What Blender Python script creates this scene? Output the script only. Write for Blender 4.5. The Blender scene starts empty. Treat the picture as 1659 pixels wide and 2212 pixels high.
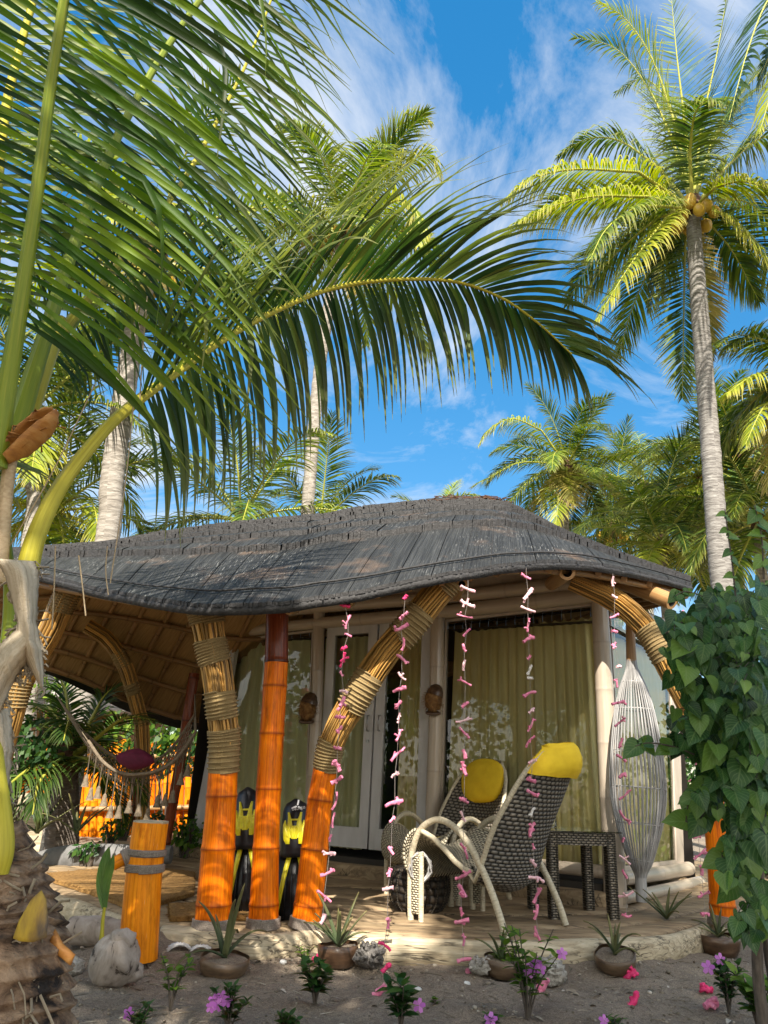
import bpy, math, random
from mathutils import Vector as V, Matrix, noise
R = math.radians
rg = random.Random(11)
PI = math.pi
sc = bpy.context.scene

# ------------------------------------------------------------------ camera
FX, CX, CY = 1597.6, 829.5, 1106.0          # reference frame 1659 x 2212
PITCH, ROLL = R(19.5), R(2.5)
CAM = V((0, 0, 1.0))
MC = Matrix.Rotation(R(90) + PITCH, 3, 'X') @ Matrix.Rotation(ROLL, 3, 'Z')
cd = bpy.data.cameras.new('camera')
cd.sensor_fit = 'VERTICAL'; cd.sensor_height = 36; cd.lens = 26
cd.clip_start = 0.05; cd.clip_end = 2000
cam = bpy.data.objects.new('camera', cd)
cam.matrix_world = Matrix.Translation(CAM) @ MC.to_4x4()
sc.collection.objects.link(cam); sc.camera = cam

# ------------------------------------------------------------------ light
SUN_EL, SUN_AZ = R(43), R(2)                # sun stands behind the viewer
sdir = V((-math.sin(SUN_AZ) * math.cos(SUN_EL), -math.cos(SUN_AZ) * math.cos(SUN_EL), math.sin(SUN_EL)))
ld = bpy.data.lights.new('sun', 'SUN'); ld.energy = 4.4; ld.angle = R(0.5); ld.color = (1, .93, .82)
lo = bpy.data.objects.new('sun', ld); sc.collection.objects.link(lo)
lo.rotation_euler = (-sdir).to_track_quat('-Z', 'Y').to_euler(); lo.location = (0, -5, 20)
wd = bpy.data.worlds.new('World'); sc.world = wd; wd.use_nodes = True
wn = wd.node_tree; wn.nodes.clear()
def wnode(t, **k):
    n = wn.nodes.new(t)
    for a, b in k.items(): setattr(n, a, b)
    return n
sky = wnode('ShaderNodeTexSky', sky_type='NISHITA', sun_disc=False, sun_elevation=SUN_EL, sun_rotation=R(180) - SUN_AZ,
            altitude=0, air_density=1.0, dust_density=0.2, ozone_density=1.6)
hs = wnode('ShaderNodeHueSaturation'); hs.inputs['Saturation'].default_value = 2.1; hs.inputs['Value'].default_value = 1.46
gm = wnode('ShaderNodeGamma'); gm.inputs['Gamma'].default_value = 0.52; wn.links.new(sky.outputs[0], gm.inputs['Color'])
wn.links.new(gm.outputs[0], hs.inputs['Color'])
tc = wnode('ShaderNodeTexCoord')
sep = wnode('ShaderNodeSeparateXYZ'); wn.links.new(tc.outputs['Generated'], sep.inputs[0])
ad = wnode('ShaderNodeMath', operation='ADD'); ad.inputs[1].default_value = 0.25; wn.links.new(sep.outputs[2], ad.inputs[0])
mx = wnode('ShaderNodeMath', operation='MAXIMUM'); mx.inputs[1].default_value = 0.05; wn.links.new(ad.outputs[0], mx.inputs[0])
dvx = wnode('ShaderNodeMath', operation='DIVIDE'); wn.links.new(sep.outputs[0], dvx.inputs[0]); wn.links.new(mx.outputs[0], dvx.inputs[1])
dvy = wnode('ShaderNodeMath', operation='DIVIDE'); wn.links.new(sep.outputs[1], dvy.inputs[0]); wn.links.new(mx.outputs[0], dvy.inputs[1])
cb = wnode('ShaderNodeCombineXYZ'); wn.links.new(dvx.outputs[0], cb.inputs[0]); wn.links.new(dvy.outputs[0], cb.inputs[1])
mp = wnode('ShaderNodeMapping'); mp.inputs['Location'].default_value = (1.838, 1.60, 0.4); mp.inputs['Rotation'].default_value = (0, 0, R(-28)); mp.inputs['Scale'].default_value = (2.2, 1.5, 1)
wn.links.new(cb.outputs[0], mp.inputs[0])
nz = wnode('ShaderNodeTexNoise'); nz.inputs['Scale'].default_value = 1.25; nz.inputs['Detail'].default_value = 10; nz.inputs['Roughness'].default_value = .64; nz.inputs['Distortion'].default_value = .55
wn.links.new(mp.outputs[0], nz.inputs['Vector'])
cr = wnode('ShaderNodeValToRGB'); cr.color_ramp.elements[0].position = .475; cr.color_ramp.elements[1].position = .71
cr.color_ramp.elements[0].color = (0, 0, 0, 1); cr.color_ramp.elements[1].color = (.9, .9, .9, 1)
wn.links.new(nz.outputs[0], cr.inputs[0])
mixc = wnode('ShaderNodeMixRGB'); mixc.inputs['Color2'].default_value = (3.5, 3.6, 3.75, 1)
wn.links.new(cr.outputs[0], mixc.inputs['Fac']); wn.links.new(hs.outputs[0], mixc.inputs['Color1'])
# added fill light: an unseen bright cloud bank in the sky behind the viewer
mr = wnode('ShaderNodeMapRange'); mr.inputs['From Min'].default_value = .1; mr.inputs['From Max'].default_value = -.45; wn.links.new(sep.outputs[1], mr.inputs['Value'])
n2 = wnode('ShaderNodeTexNoise'); n2.inputs['Scale'].default_value = 2.6; n2.inputs['Detail'].default_value = 8; wn.links.new(tc.outputs['Generated'], n2.inputs['Vector'])
c2 = wnode('ShaderNodeValToRGB'); c2.color_ramp.elements[0].position = .40; c2.color_ramp.elements[1].position = .56; wn.links.new(n2.outputs[0], c2.inputs[0])
m2 = wnode('ShaderNodeMath', operation='MULTIPLY'); wn.links.new(mr.outputs[0], m2.inputs[0]); wn.links.new(c2.outputs[0], m2.inputs[1])
mixb = wnode('ShaderNodeMixRGB'); mixb.inputs['Color2'].default_value = (9.2, 8.8, 8.2, 1); wn.links.new(m2.outputs[0], mixb.inputs['Fac']); wn.links.new(mixc.outputs[0], mixb.inputs['Color1'])
bg = wnode('ShaderNodeBackground'); bg.inputs['Strength'].default_value = 0.12
wn.links.new(mixb.outputs[0], bg.inputs['Color'])
wo = wnode('ShaderNodeOutputWorld'); wn.links.new(bg.outputs[0], wo.inputs['Surface'])
vs = sc.view_settings
sc.display_settings.display_device = 'sRGB'
vs.view_transform = 'Standard'; vs.look = 'None'; vs.gamma = 1; vs.use_curve_mapping = False; vs.exposure = 1.33
cy = sc.cycles
cy.max_bounces = 7; cy.transparent_max_bounces = 12; cy.diffuse_bounces = 3; cy.glossy_bounces = 3; cy.transmission_bounces = 4
cy.caustics_reflective = False; cy.caustics_refractive = False; cy.use_denoising = True

# ------------------------------------------------------------------ geometry helpers
FWD = MC @ V((0, 0, -1))
def ray(u, v): return MC @ V(((u - CX) / FX, -(v - CY) / FX, -1))
def W(u, v, Y):
    d = ray(u, v); return CAM + d * (Y / d.y)
def H(u, v, z):
    d = ray(u, v); return CAM + d * ((z - CAM.z) / d.z)
def PL(u, v, p0, n):
    d = ray(u, v); return CAM + d * ((p0 - CAM).dot(n) / d.dot(n))
def pr(P, px): return px / FX * (P - CAM).dot(FWD)
def lerp(a, b, t): return a + (b - a) * t
def uni(a, b): return rg.uniform(a, b)
def fbm(p, o=3): return noise.fractal(p, 1.0, 2.0, o)
def rdir():
    z = uni(-1, 1); a = uni(0, 2 * PI); r = math.sqrt(1 - z * z); return V((r * math.cos(a), r * math.sin(a), z))

class MB:
    """collects geometry for ONE mesh object"""
    def __init__(s): s.v = []; s.f = []; s.uv = []; s.rn = []; s.tt = []; s.mi = []
    def add(s, vs, fs, uvs=None, rn=0.5, tt=0.0, mi=0):
        o = len(s.v); n = len(vs)
        s.v.extend(vs); s.f.extend([tuple(i + o for i in f) for f in fs])
        s.uv.extend(uvs if uvs else [(0, 0)] * n)
        s.rn.extend(rn if isinstance(rn, list) else [rn] * n)
        s.tt.extend(tt if isinstance(tt, list) else [tt] * n)
        s.mi.extend([mi] * len(fs))
    def box(s, c, sz, M=None, rn=.5, mi=0, tt=0):
        x, y, z = (a / 2 for a in sz); c = V(c)
        p = [V((a * x, b * y, d * z)) for d in (-1, 1) for b in (-1, 1) for a in (-1, 1)]
        if M: p = [M @ q for q in p]
        s.add([c + q for q in p], [(0, 2, 3, 1), (4, 5, 7, 6), (0, 1, 5, 4), (2, 6, 7, 3), (0, 4, 6, 2), (1, 3, 7, 5)], rn=rn, mi=mi, tt=tt)
    def quadbox(s, a, b, c, d, n, th, rn=.5, mi=0):
        """panel with corners a b c d (counter clockwise seen from the front) and thickness th backwards along -n"""
        e = [q - n * th for q in (a, b, c, d)]
        w = (b - a).length; h = (d - a).length
        s.add([a, b, c, d] + e, [(0, 1, 2, 3), (7, 6, 5, 4), (0, 4, 5, 1), (1, 5, 6, 2), (2, 6, 7, 3), (3, 7, 4, 0)],
              uvs=[(0, 0), (w, 0), (w, h), (0, h)] * 2, rn=rn, mi=mi)

COL = sc.collection
def obj(name, mb, mats, parent=None, smooth=True, inv=True):
    me = bpy.data.meshes.new(name)
    me.from_pydata([tuple(q) for q in mb.v], [], mb.f)
    if not isinstance(mats, (list, tuple)): mats = [mats]
    for m in mats: me.materials.append(m)
    if len(mats) > 1: me.polygons.foreach_set('material_index', mb.mi)
    a = me.attributes.new('rnd', 'FLOAT', 'POINT'); a.data.foreach_set('value', mb.rn)
    a = me.attributes.new('tt', 'FLOAT', 'POINT'); a.data.foreach_set('value', mb.tt)
    a = me.attributes.new('uvp', 'FLOAT2', 'POINT'); a.data.foreach_set('vector', [c for q in mb.uv for c in q])
    if smooth: me.polygons.foreach_set('use_smooth', [True] * len(me.polygons))
    me.update()
    o = bpy.data.objects.new(name, me); COL.objects.link(o)
    if parent is not None:
        o.parent = parent
        if inv: o.matrix_parent_inverse = world_of(parent).inverted()
    return o
def world_of(o):
    m = o.matrix_basis.copy()
    while o.parent is not None:
        m = o.parent.matrix_basis @ o.matrix_parent_inverse @ m if False else (o.parent.matrix_basis @ o.matrix_parent_inverse @ m)
        o = o.parent
    return m
def tag(o, label=None, cat=None, group=None, kind=None):
    if label: o['label'] = label
    if cat: o['category'] = cat
    if group: o['group'] = group
    if kind: o['kind'] = kind
    return o
def thing(name, label, cat, loc=(0, 0, 0), group=None, rotz=0):
    o = bpy.data.objects.new(name, None); o.empty_display_size = .1; COL.objects.link(o)
    o.location = loc; o.rotation_euler = (0, 0, rotz)
    return tag(o, label, cat, group)
def kids(o): return list(o.children)
def dup(o, label=None, group=None, parent=None):
    c = o.copy(); COL.objects.link(c)
    if parent is not None: c.parent = parent
    for ch in kids(o): dup(ch, parent=c)
    if label: c['label'] = label
    if group: c['group'] = group
    return c

def cat_rom(pts, n):
    """Catmull-Rom through tuples of equal size -> list of tuples"""
    P = [tuple(q) for q in pts]
    if len(P) < 3:
        return [tuple(lerp(a, b, i / (n - 1)) for a, b in zip(P[0], P[1])) for i in range(n)]
    P = [tuple(2 * a - b for a, b in zip(P[0], P[1]))] + P + [tuple(2 * a - b for a, b in zip(P[-1], P[-2]))]
    m = len(P) - 3; out = []
    for i in range(n):
        x = i / (n - 1) * m; k = min(int(x), m - 1); t = x - k
        p0, p1, p2, p3 = P[k:k + 4]
        out.append(tuple(.5 * (2 * b + (c - a) * t + (2 * a - 5 * b + 4 * c - d) * t * t + (3 * b - a - 3 * c + d) * t ** 3) for a, b, c, d in zip(p0, p1, p2, p3)))
    return out
def path(pts, n):
    return [V(q[:3]) for q in cat_rom(pts, n)]
def frames(P, up=None):
    n = len(P); T = []
    for i in range(n):
        t = P[min(i + 1, n - 1)] - P[max(i - 1, 0)]; T.append(t.normalized() if t.length > 1e-9 else V((0, 0, 1)))
    a = V(up) if up else (V((0, 0, 1)) if abs(T[0].z) < .9 else V((0, -1, 0)))
    N = (a - T[0] * a.dot(T[0])).normalized(); out = []
    for i in range(n):
        N = (N - T[i] * N.dot(T[i]))
        N = N.normalized() if N.length > 1e-6 else V((1, 0, 0))
        out.append((T[i], N, T[i].cross(N)))
    return out
def tube(mb, P, r, seg=8, rn=.5, tt=0.0, cap=True, mi=0, up=None, sq=None, flat=1.0):
    n = len(P); F = frames(P, up)
    if not isinstance(r, (list, tuple)): r = [r] * n
    vs = []; uv = []; ts = []; L = 0
    for i in range(n):
        if i: L += (P[i] - P[i - 1]).length
        T, N, B = F[i]
        for k in range(seg + 1):
            a = 2 * PI * k / seg
            vs.append(P[i] + (N * math.cos(a) * flat + B * math.sin(a)) * r[i]); uv.append((k / seg, L))
            ts.append(tt[i] if isinstance(tt, list) else tt)
    s1 = seg + 1
    fs = [(i * s1 + k, i * s1 + k + 1, (i + 1) * s1 + k + 1, (i + 1) * s1 + k) for i in range(n - 1) for k in range(seg)]
    mb.add(vs, fs, uv, rn, ts, mi)
    if cap:
        for i, fl in ((0, 1), (n - 1, 0)):
            ring = [vs[i * s1 + k].copy() for k in range(seg)]
            f = tuple(range(seg)); mb.add(ring, [f[::-1] if fl else f], None, rn, 0.0, mi)
def culm(mb, pts, nodes=.3, seg=14, bump=1.07, rn=.5, n=None, cap=True, off=.12, hollow=0):
    """bamboo culm: pts are (x,y,z,r); swollen nodes every `nodes` metres"""
    n0 = n or 24
    Q = cat_rom(pts, n0); L = [0]
    for i in range(1, n0): L.append(L[-1] + (V(Q[i][:3]) - V(Q[i - 1][:3])).length)
    tot = L[-1]; S = sorted(set([tot * i / (n0 - 1) for i in range(n0)])); k = off; marks = []
    while k < tot - .01:
        marks.append(k); k += nodes * uni(.88, 1.12)
    S = [s for s in S if all(abs(s - m) > .018 for m in marks)]
    for m in marks: S += [m - .016, m - .005, m, m + .005, m + .016]
    S = sorted(s for s in S if 0 <= s <= tot); P = []; r = []; tt = []
    for s in S:
        j = 0
        while j < n0 - 2 and L[j + 1] < s: j += 1
        t = (s - L[j]) / max(1e-9, L[j + 1] - L[j]); q = [lerp(a, b, t) for a, b in zip(Q[j], Q[j + 1])]
        f = 1; d = 0
        for m in marks:
            if abs(s - m) < .0065: f = bump; d = 1.0 if abs(s - m) < .001 else .5
            elif abs(s - m) < .017: f = 1 + (bump - 1) * .25
        P.append(V(q[:3])); r.append(q[3] * f); tt.append(d)
    tube(mb, P, r, seg, rn, tt, cap)
def bundle(mb, pts, n=26, rr=1.0, seg=5, steps=18, rn=None):
    """a sheaf of thin reeds following pts (x,y,z,r)"""
    Q = cat_rom(pts, steps); P = [V(q[:3]) for q in Q]; rad = [q[3] for q in Q]; F = frames(P)
    tube(mb, P, [a * .86 for a in rad], 12, .1)
    for k in range(n):
        a0 = 2 * PI * k / n + uni(-.05, .05); tw = uni(-.12, .12); q = []; rs = []
        w = math.sin(PI / n) * rr * uni(.8, 1.25); e = uni(0, 7)
        for i in range(steps):
            T, N, B = F[i]; a = a0 + tw * math.sin(i * .35 + e)
            q.append(P[i] + (N * math.cos(a) + B * math.sin(a)) * rad[i] * (.93 + .05 * math.sin(i * .9 + e))); rs.append(rad[i] * w)
        tube(mb, q, rs, seg, uni(0, 1), 0.0, True)
def sub(pts, a, b, n=8):
    Q = cat_rom(pts, 61); return [tuple(Q[int(round(lerp(a, b, i / (n - 1)) * 60))]) for i in range(n)]
def wrap(mb, pts, a, b, rr=.007, turns=8, grow=1.03, seg=5, per=18):
    """rope wound round the stretch a..b (fractions) of a path (x,y,z,r)"""
    Q = cat_rom(pts, 241); N = turns * per; P = []
    F = frames([V(q[:3]) for q in Q])
    for i in range(N + 1):
        x = lerp(a, b, i / N) * 240; j = min(int(x), 239); t = x - j
        q = [lerp(c, d, t) for c, d in zip(Q[j], Q[j + 1])]; T, Nn, B = F[j]; an = 2 * PI * i / per
        r = q[3] * grow + rr * .6 + uni(-.001, .001)
        P.append(V(q[:3]) + (Nn * math.cos(an) + B * math.sin(an)) * r)
    Pc = sub(pts, a, b, 6)
    tube(mb, [V(q[:3]) for q in Pc], [q[3] * grow for q in Pc], 16, .3)
    tube(mb, P, rr, seg, .5)
def lathe(mb, prof, c, M=None, seg=20, rn=.5, tt=0.0, wob=0, cap=False):
    """prof list of (r,z)"""
    vs = []; uv = []
    for i, (r, z) in enumerate(prof):
        for k in range(seg):
            a = 2 * PI * k / seg; p = V((r * math.cos(a), r * math.sin(a), z))
            if wob: p += p.normalized() * fbm((p + V(c)) * 9) * wob
            if M: p = M @ p
            vs.append(V(c) + p); uv.append((k / seg, i / len(prof)))
    fs = [(i * seg + k, i * seg + (k + 1) % seg, (i + 1) * seg + (k + 1) % seg, (i + 1) * seg + k) for i in range(len(prof) - 1) for k in range(seg)]
    if cap: fs += [tuple(range(seg))[::-1], tuple((len(prof) - 1) * seg + k for k in range(seg))]
    mb.add(vs, fs, uv, rn, tt)
def blob(mb, c, r, nu=20, nv=12, amp=.15, fr=3, M=None, rn=.5, seed=0, cut=None):
    r = V(r) if not isinstance(r, (int, float)) else V((r, r, r)); c = V(c); vs = []; fs = []; uv = []
    for j in range(nv + 1):
        th = PI * j / nv
        for i in range(nu):
            ph = 2 * PI * i / nu; d = V((math.sin(th) * math.cos(ph), math.sin(th) * math.sin(ph), math.cos(th)))
            k = 1 + amp * fbm(d * fr + V((seed, seed * 1.7, 0)), 4)
            p = V((d.x * r.x, d.y * r.y, d.z * r.z)) * k
            if cut is not None and p.z < cut: p.z = cut
            if M: p = M @ p
            vs.append(c + p); uv.append((i / nu, j / nv))
    fs = [(j * nu + i, (j + 1) * nu + i, (j + 1) * nu + (i + 1) % nu, j * nu + (i + 1) % nu) for j in range(nv) for i in range(nu)]
    mb.add(vs, fs, uv, rn)
def prism(mb, poly, M, th, rn=.5, mi=0):
    """2D polygon (x,z) extruded by th along y, put through M"""
    n = len(poly); a = [M @ V((x, -th / 2, z)) for x, z in poly]; b = [M @ V((x, th / 2, z)) for x, z in poly]
    mb.add(a + b, [tuple(range(n)), tuple(range(2 * n - 1, n - 1, -1))] + [(i, i + n, (i + 1) % n + n, (i + 1) % n) for i in range(n)], rn=rn, mi=mi)
# ------------------------------------------------------------------ materials
class NT:
    def __init__(s, name):
        s.m = bpy.data.materials.new(name); s.m.use_nodes = True; s.t = s.m.node_tree; s.p = s.t.nodes['Principled BSDF']; s.out = s.t.nodes['Material Output']
    def n(s, t, ins=None, **k):
        x = s.t.nodes.new(t)
        for a, b in k.items(): setattr(x, a, b)
        for a, b in (ins or {}).items(): s.set(x, a, b)
        return x
    def set(s, x, a, b):
        i = x.inputs[a]
        if isinstance(b, bpy.types.NodeSocket): s.t.links.new(b, i)
        elif isinstance(b, (tuple, list)) and len(b) == 3 and len(i.default_value) == 4: i.default_value = (*b, 1)
        else: i.default_value = b
    def attr(s, name, o='Fac'): return s.n('ShaderNodeAttribute', attribute_name=name).outputs[o]
    def math(s, op, a, b=0.0):
        return s.n('ShaderNodeMath', {0: a, 1: b}, operation=op).outputs[0]
    def mix(s, f, a, b, mode='MIX'):
        x = s.n('ShaderNodeMixRGB', {'Fac': f, 'Color1': a, 'Color2': b}, blend_type=mode); return x.outputs[0]
    def ramp(s, f, stops):
        x = s.n('ShaderNodeValToRGB', {'Fac': f}); e = x.color_ramp.elements
        while len(e) < len(stops): e.new(.5)
        for q, (p, c) in zip(e, stops):
            q.position = p; q.color = (*c, 1) if len(c) == 3 else c
        return x.outputs[0]
    def coord(s, kind, sc=(1, 1, 1), rot=(0, 0, 0)):
        if kind == 'UV': o = s.n('ShaderNodeAttribute', attribute_name='uvp').outputs['Vector']
        else: o = s.n('ShaderNodeTexCoord').outputs['Object']
        return s.n('ShaderNodeMapping', {'Vector': o, 'Scale': sc, 'Rotation': rot}).outputs[0]
    def noise(s, vec, scale, det=5, rough=.55, dist=0):
        return s.n('ShaderNodeTexNoise', {'Vector': vec, 'Scale': scale, 'Detail': det, 'Roughness': rough, 'Distortion': dist}).outputs[0]
    def bump(s, h, st=.3, d=.01, nrm=None):
        x = s.n('ShaderNodeBump', {'Height': h, 'Strength': st, 'Distance': d})
        if nrm: s.set(x, 'Normal', nrm)
        return x.outputs[0]
    def fin(s, col=None, rough=None, nrm=None, **k):
        if col is not None: s.set(s.p, 'Base Color', col)
        if rough is not None: s.set(s.p, 'Roughness', rough)
        if nrm is not None: s.set(s.p, 'Normal', nrm)
        for a, b in k.items(): s.set(s.p, a, b)
        return s.m
def surf(name, stops, coord='OBJ', sc=(1, 1, 1), scale=6, det=6, rough=.6, bump=.25, bd=.01, rv=0.0, node=None, fine=0, coat=0, spec=.5, dist=0, metal=0, rot=(0, 0, 0)):
    m = NT(name); v = m.coord(coord, sc, rot); h = m.noise(v, scale, det, .6, dist); c = m.ramp(h, stops)
    if rv:
        f = m.math('ADD', m.math('MULTIPLY', m.attr('rnd'), 2 * rv), 1 - rv)
        c = m.mix(1.0, c, m.n('ShaderNodeCombineXYZ', {0: f, 1: f, 2: f}).outputs[0], 'MULTIPLY')
    if node: c = m.mix(m.math('MULTIPLY', m.attr('tt'), .8), c, node)
    hh = h
    if fine: hh = m.math('ADD', h, m.math('MULTIPLY', m.noise(m.coord('OBJ'), fine, 3), .7))
    return m.fin(c, rough, m.bump(hh, bump, bd), **{'Coat Weight': coat, 'Coat Roughness': .12, 'Specular IOR Level': spec, 'Metallic': metal})
def shingle(name, stops, rv):
    m = NT(name); h = m.noise(m.coord('UV', (46, 1.2, 1)), 1.5, 9, .6, .3); c = m.ramp(h, stops)
    f = m.math('ADD', m.math('MULTIPLY', m.attr('rnd'), 2 * rv), 1 - rv); c = m.mix(1.0, c, m.n('ShaderNodeCombineXYZ', {0: f, 1: f, 2: f}).outputs[0], 'MULTIPLY')
    big = m.noise(m.coord('OBJ'), 1.1, 4); fl = m.noise(m.coord('UV', (60, 7, 1)), 1.3, 3); k = m.math('MULTIPLY', m.ramp(fl, [(.6, (0, 0, 0)), (.68, (1, 1, 1))]), m.ramp(big, [(.45, (0, 0, 0)), (.62, (1, 1, 1))]))
    c = m.mix(m.math('MULTIPLY', k, .75), c, (.4, .395, .37)); c = m.mix(m.math('MULTIPLY', m.ramp(m.noise(m.coord('OBJ', (1.3, 1.3, 1.3)), 1.7, 5), [(.58, (0, 0, 0)), (.72, (1, 1, 1))]), .45), c, (.2, .13, .085))
    return m.fin(c, .6, m.bump(m.math('ADD', h, m.math('MULTIPLY', m.noise(m.coord('UV', (130, 2, 1)), 2, 3), .6)), .7, .008), **{'Specular IOR Level': .3})
def leafm(name, stops, tip=None, trans=.4, rough=.45, tcol=1.0, ns=3.0, spec=.28, vein=0):
    """leaf: colour from the per-leaf random value, a tip tint along tt, light passing through"""
    m = NT(name); r = m.attr('rnd'); n = m.noise(m.coord('OBJ'), ns, 3)
    c = m.ramp(m.math('ADD', r, m.math('MULTIPLY', m.math('SUBTRACT', n, .5), .7)), stops)
    if tip: c = m.mix(m.math('MULTIPLY', m.math('POWER', m.attr('tt'), 2.5), .8), c, tip)
    if vein:
        u = m.n('ShaderNodeSeparateXYZ', {0: m.coord('UV')}); a = m.math('ABSOLUTE', m.math('SUBTRACT', u.outputs[0], .5)); mid = m.ramp(a, [(.0, (1, 1, 1)), (.05, (0, 0, 0))]); side = m.math('POWER', m.math('ABSOLUTE', m.math('SINE', m.math('MULTIPLY', m.math('SUBTRACT', u.outputs[1], m.math('MULTIPLY', a, .9)), 19.0))), 14.0)
        c = m.mix(m.math('MULTIPLY', m.math('MAXIMUM', mid, m.math('MULTIPLY', side, .6)), vein), c, (.3, .42, .16))
    nrm = m.bump(m.noise(m.coord('UV', (60, 2, 1)), 6, 2), .15, .004)
    m.fin(c, rough, nrm, **{'Specular IOR Level': spec})
    b = m.n('ShaderNodeHueSaturation', {'Color': c, 'Saturation': 1.1, 'Value': 1.5 * tcol})
    t = m.n('ShaderNodeBsdfTranslucent', {'Color': b.outputs[0]})
    x = m.n('ShaderNodeMixShader', {0: trans, 1: m.p.outputs[0], 2: t.outputs[0]})
    m.t.links.new(x.outputs[0], m.out.inputs[0]); return m.m
def weave(name, c1, c2, cm, bw=.05, rh=.022, rough=.6):
    """woven wicker: strands passing over and under the stakes, from the uv metres"""
    m = NT(name); u = m.n('ShaderNodeSeparateXYZ', {0: m.coord('UV')}); n = m.noise(m.coord('OBJ'), 7, 4)
    ry = m.math('ADD', m.math('DIVIDE', u.outputs[1], rh), m.math('MULTIPLY', n, .5)); par = m.math('MULTIPLY', m.math('MODULO', m.math('FLOOR', m.math('ADD', ry, 400.0)), 2.0), .5)
    a = m.math('ABSOLUTE', m.math('SINE', m.math('MULTIPLY', m.math('ADD', m.math('DIVIDE', u.outputs[0], bw), par), PI)))
    b = m.math('SINE', m.math('MULTIPLY', m.math('FRACT', m.math('ADD', ry, 400.0)), PI)); h = m.math('MULTIPLY', m.math('POWER', a, .6), m.math('POWER', b, .7))
    c = m.ramp(h, [(.18, cm), (.5, c2), (.9, c1)]); c = m.mix(.8, c, m.ramp(m.noise(m.coord('OBJ'), 30, 4), [(.25, (.5, .5, .5)), (.75, (1.3, 1.25, 1.15))]), 'MULTIPLY')
    return m.fin(c, rough, m.bump(h, 1.0, .012))

K = {}
def stained(name, stops, node, sc=24, dark=.45, rough=.42, spec=.15, coat=.08):
    """varnished bamboo: fine grain, faded and grimy patches, dark runs below the nodes, pale scratches"""
    m = NT(name); uv = m.coord('UV', (sc, 1.0, 1)); h = m.noise(uv, 2.2, 8, .6); c = m.ramp(h, stops)
    g = m.noise(m.coord('UV', (7, 2.2, 1)), 1.6, 6, .65); c = m.mix(1.0, c, m.ramp(g, [(.3, (dark, dark * .8, dark * .7)), (.5, (1, 1, 1)), (.75, (1.12, 1.2, 1.3))]), 'MULTIPLY')
    k = m.noise(m.coord('UV', (30, 1.6, 1)), 2.6, 3, .5, .4); k = m.ramp(m.math('ABSOLUTE', m.math('SUBTRACT', k, .5)), [(0, (1, 1, 1)), (.016, (0, 0, 0))]); c = m.mix(m.math('MULTIPLY', k, .35), c, node)
    s2 = m.ramp(m.noise(m.coord('UV', (90, 8, 1)), 1.4, 2), [(.7, (0, 0, 0)), (.76, (1, 1, 1))]); c = m.mix(m.math('MULTIPLY', s2, .4), c, (.8, .62, .42))
    c = m.mix(m.math('MULTIPLY', m.attr('tt'), .85), c, node)
    return m.fin(c, m.math('ADD', rough - .1, m.math('MULTIPLY', g, .25)), m.bump(m.math('SUBTRACT', h, m.math('MULTIPLY', k, .6)), .3, .005), **{'Coat Weight': coat, 'Coat Roughness': .15, 'Specular IOR Level': spec})
K['orange'] = stained('stained_bamboo', [(.2, (.4, .055, .001)), (.42, (.78, .15, .002)), (.6, (.92, .235, .003)), (.85, (.95, .38, .008))], (.16, .022, .003))
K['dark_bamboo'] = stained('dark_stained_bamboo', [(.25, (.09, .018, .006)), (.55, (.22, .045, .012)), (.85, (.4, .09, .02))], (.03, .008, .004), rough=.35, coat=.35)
K['orange_pipe'] = stained('amber_stained_bamboo', [(.2, (.55, .12, .003)), (.5, (.88, .27, .006)), (.85, (.95, .42, .02))], (.3, .08, .008), 22, .55)
K['bamboo'] = surf('natural_bamboo', [(.2, (.2, .1, .035)), (.5, (.36, .2, .08)), (.85, (.5, .32, .14))], 'UV', (14, 1.2, 1), 2, 6, .45, .2, .004, rv=.35, node=(.1, .05, .02))
K['reed'] = surf('dry_reed', [(.25, (.12, .05, .012)), (.5, (.44, .24, .06)), (.85, (.72, .48, .18))], 'UV', (6, 2.5, 1), 2.2, 5, .42, .25, .003, rv=.62)
K['rope'] = surf('coir_rope', [(.2, (.1, .07, .03)), (.55, (.3, .21, .09)), (.85, (.5, .38, .18))], 'UV', (3, 90, 1), 1.5, 4, .9, .7, .004, fine=180)
K['rope_grey'] = surf('grey_rope', [(.2, (.09, .075, .06)), (.55, (.24, .2, .165)), (.85, (.42, .36, .3))], 'UV', (3, 90, 1), 1.5, 4, .9, .7, .004, fine=180)
K['paint'] = surf('painted_timber', [(.2, (.42, .35, .28)), (.55, (.52, .44, .36)), (.85, (.58, .5, .42))], 'OBJ', (6, 6, 1.2), 3, 6, .4, .12, .004, node=(.3, .24, .2), coat=.15)
K['paint_pole'] = surf('painted_bamboo', [(.15, (.38, .31, .24)), (.5, (.48, .4, .31)), (.85, (.56, .47, .38))], 'UV', (8, 1, 1), 3, 6, .34, .12, .004, node=(.36, .29, .23), coat=.25)
K['door'] = surf('door_paint', [(.2, (.45, .44, .44)), (.55, (.54, .53, .53)), (.85, (.6, .59, .59))], 'OBJ', (5, 5, 1), 3, 6, .35, .1, .003)
K['shingle'] = shingle('weathered_bamboo_shingle', [(.25, (.005, .005, .005)), (.45, (.018, .0185, .0185)), (.62, (.042, .043, .042)), (.78, (.09, .09, .087)), (.93, (.34, .33, .31))], .2)
K['shingle_brown'] = shingle('sun_bleached_shingle', [(.22, (.008, .007, .006)), (.45, (.032, .028, .025)), (.62, (.07, .06, .052)), (.8, (.15, .11, .08)), (.94, (.38, .32, .26))], .25)
K['black_edge'] = surf('charred_edge', [(.2, (.008, .008, .008)), (.6, (.03, .028, .028)), (.9, (.09, .085, .08))], 'OBJ', (1, 1, 1), 30, 5, .7, .6, .02)
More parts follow.
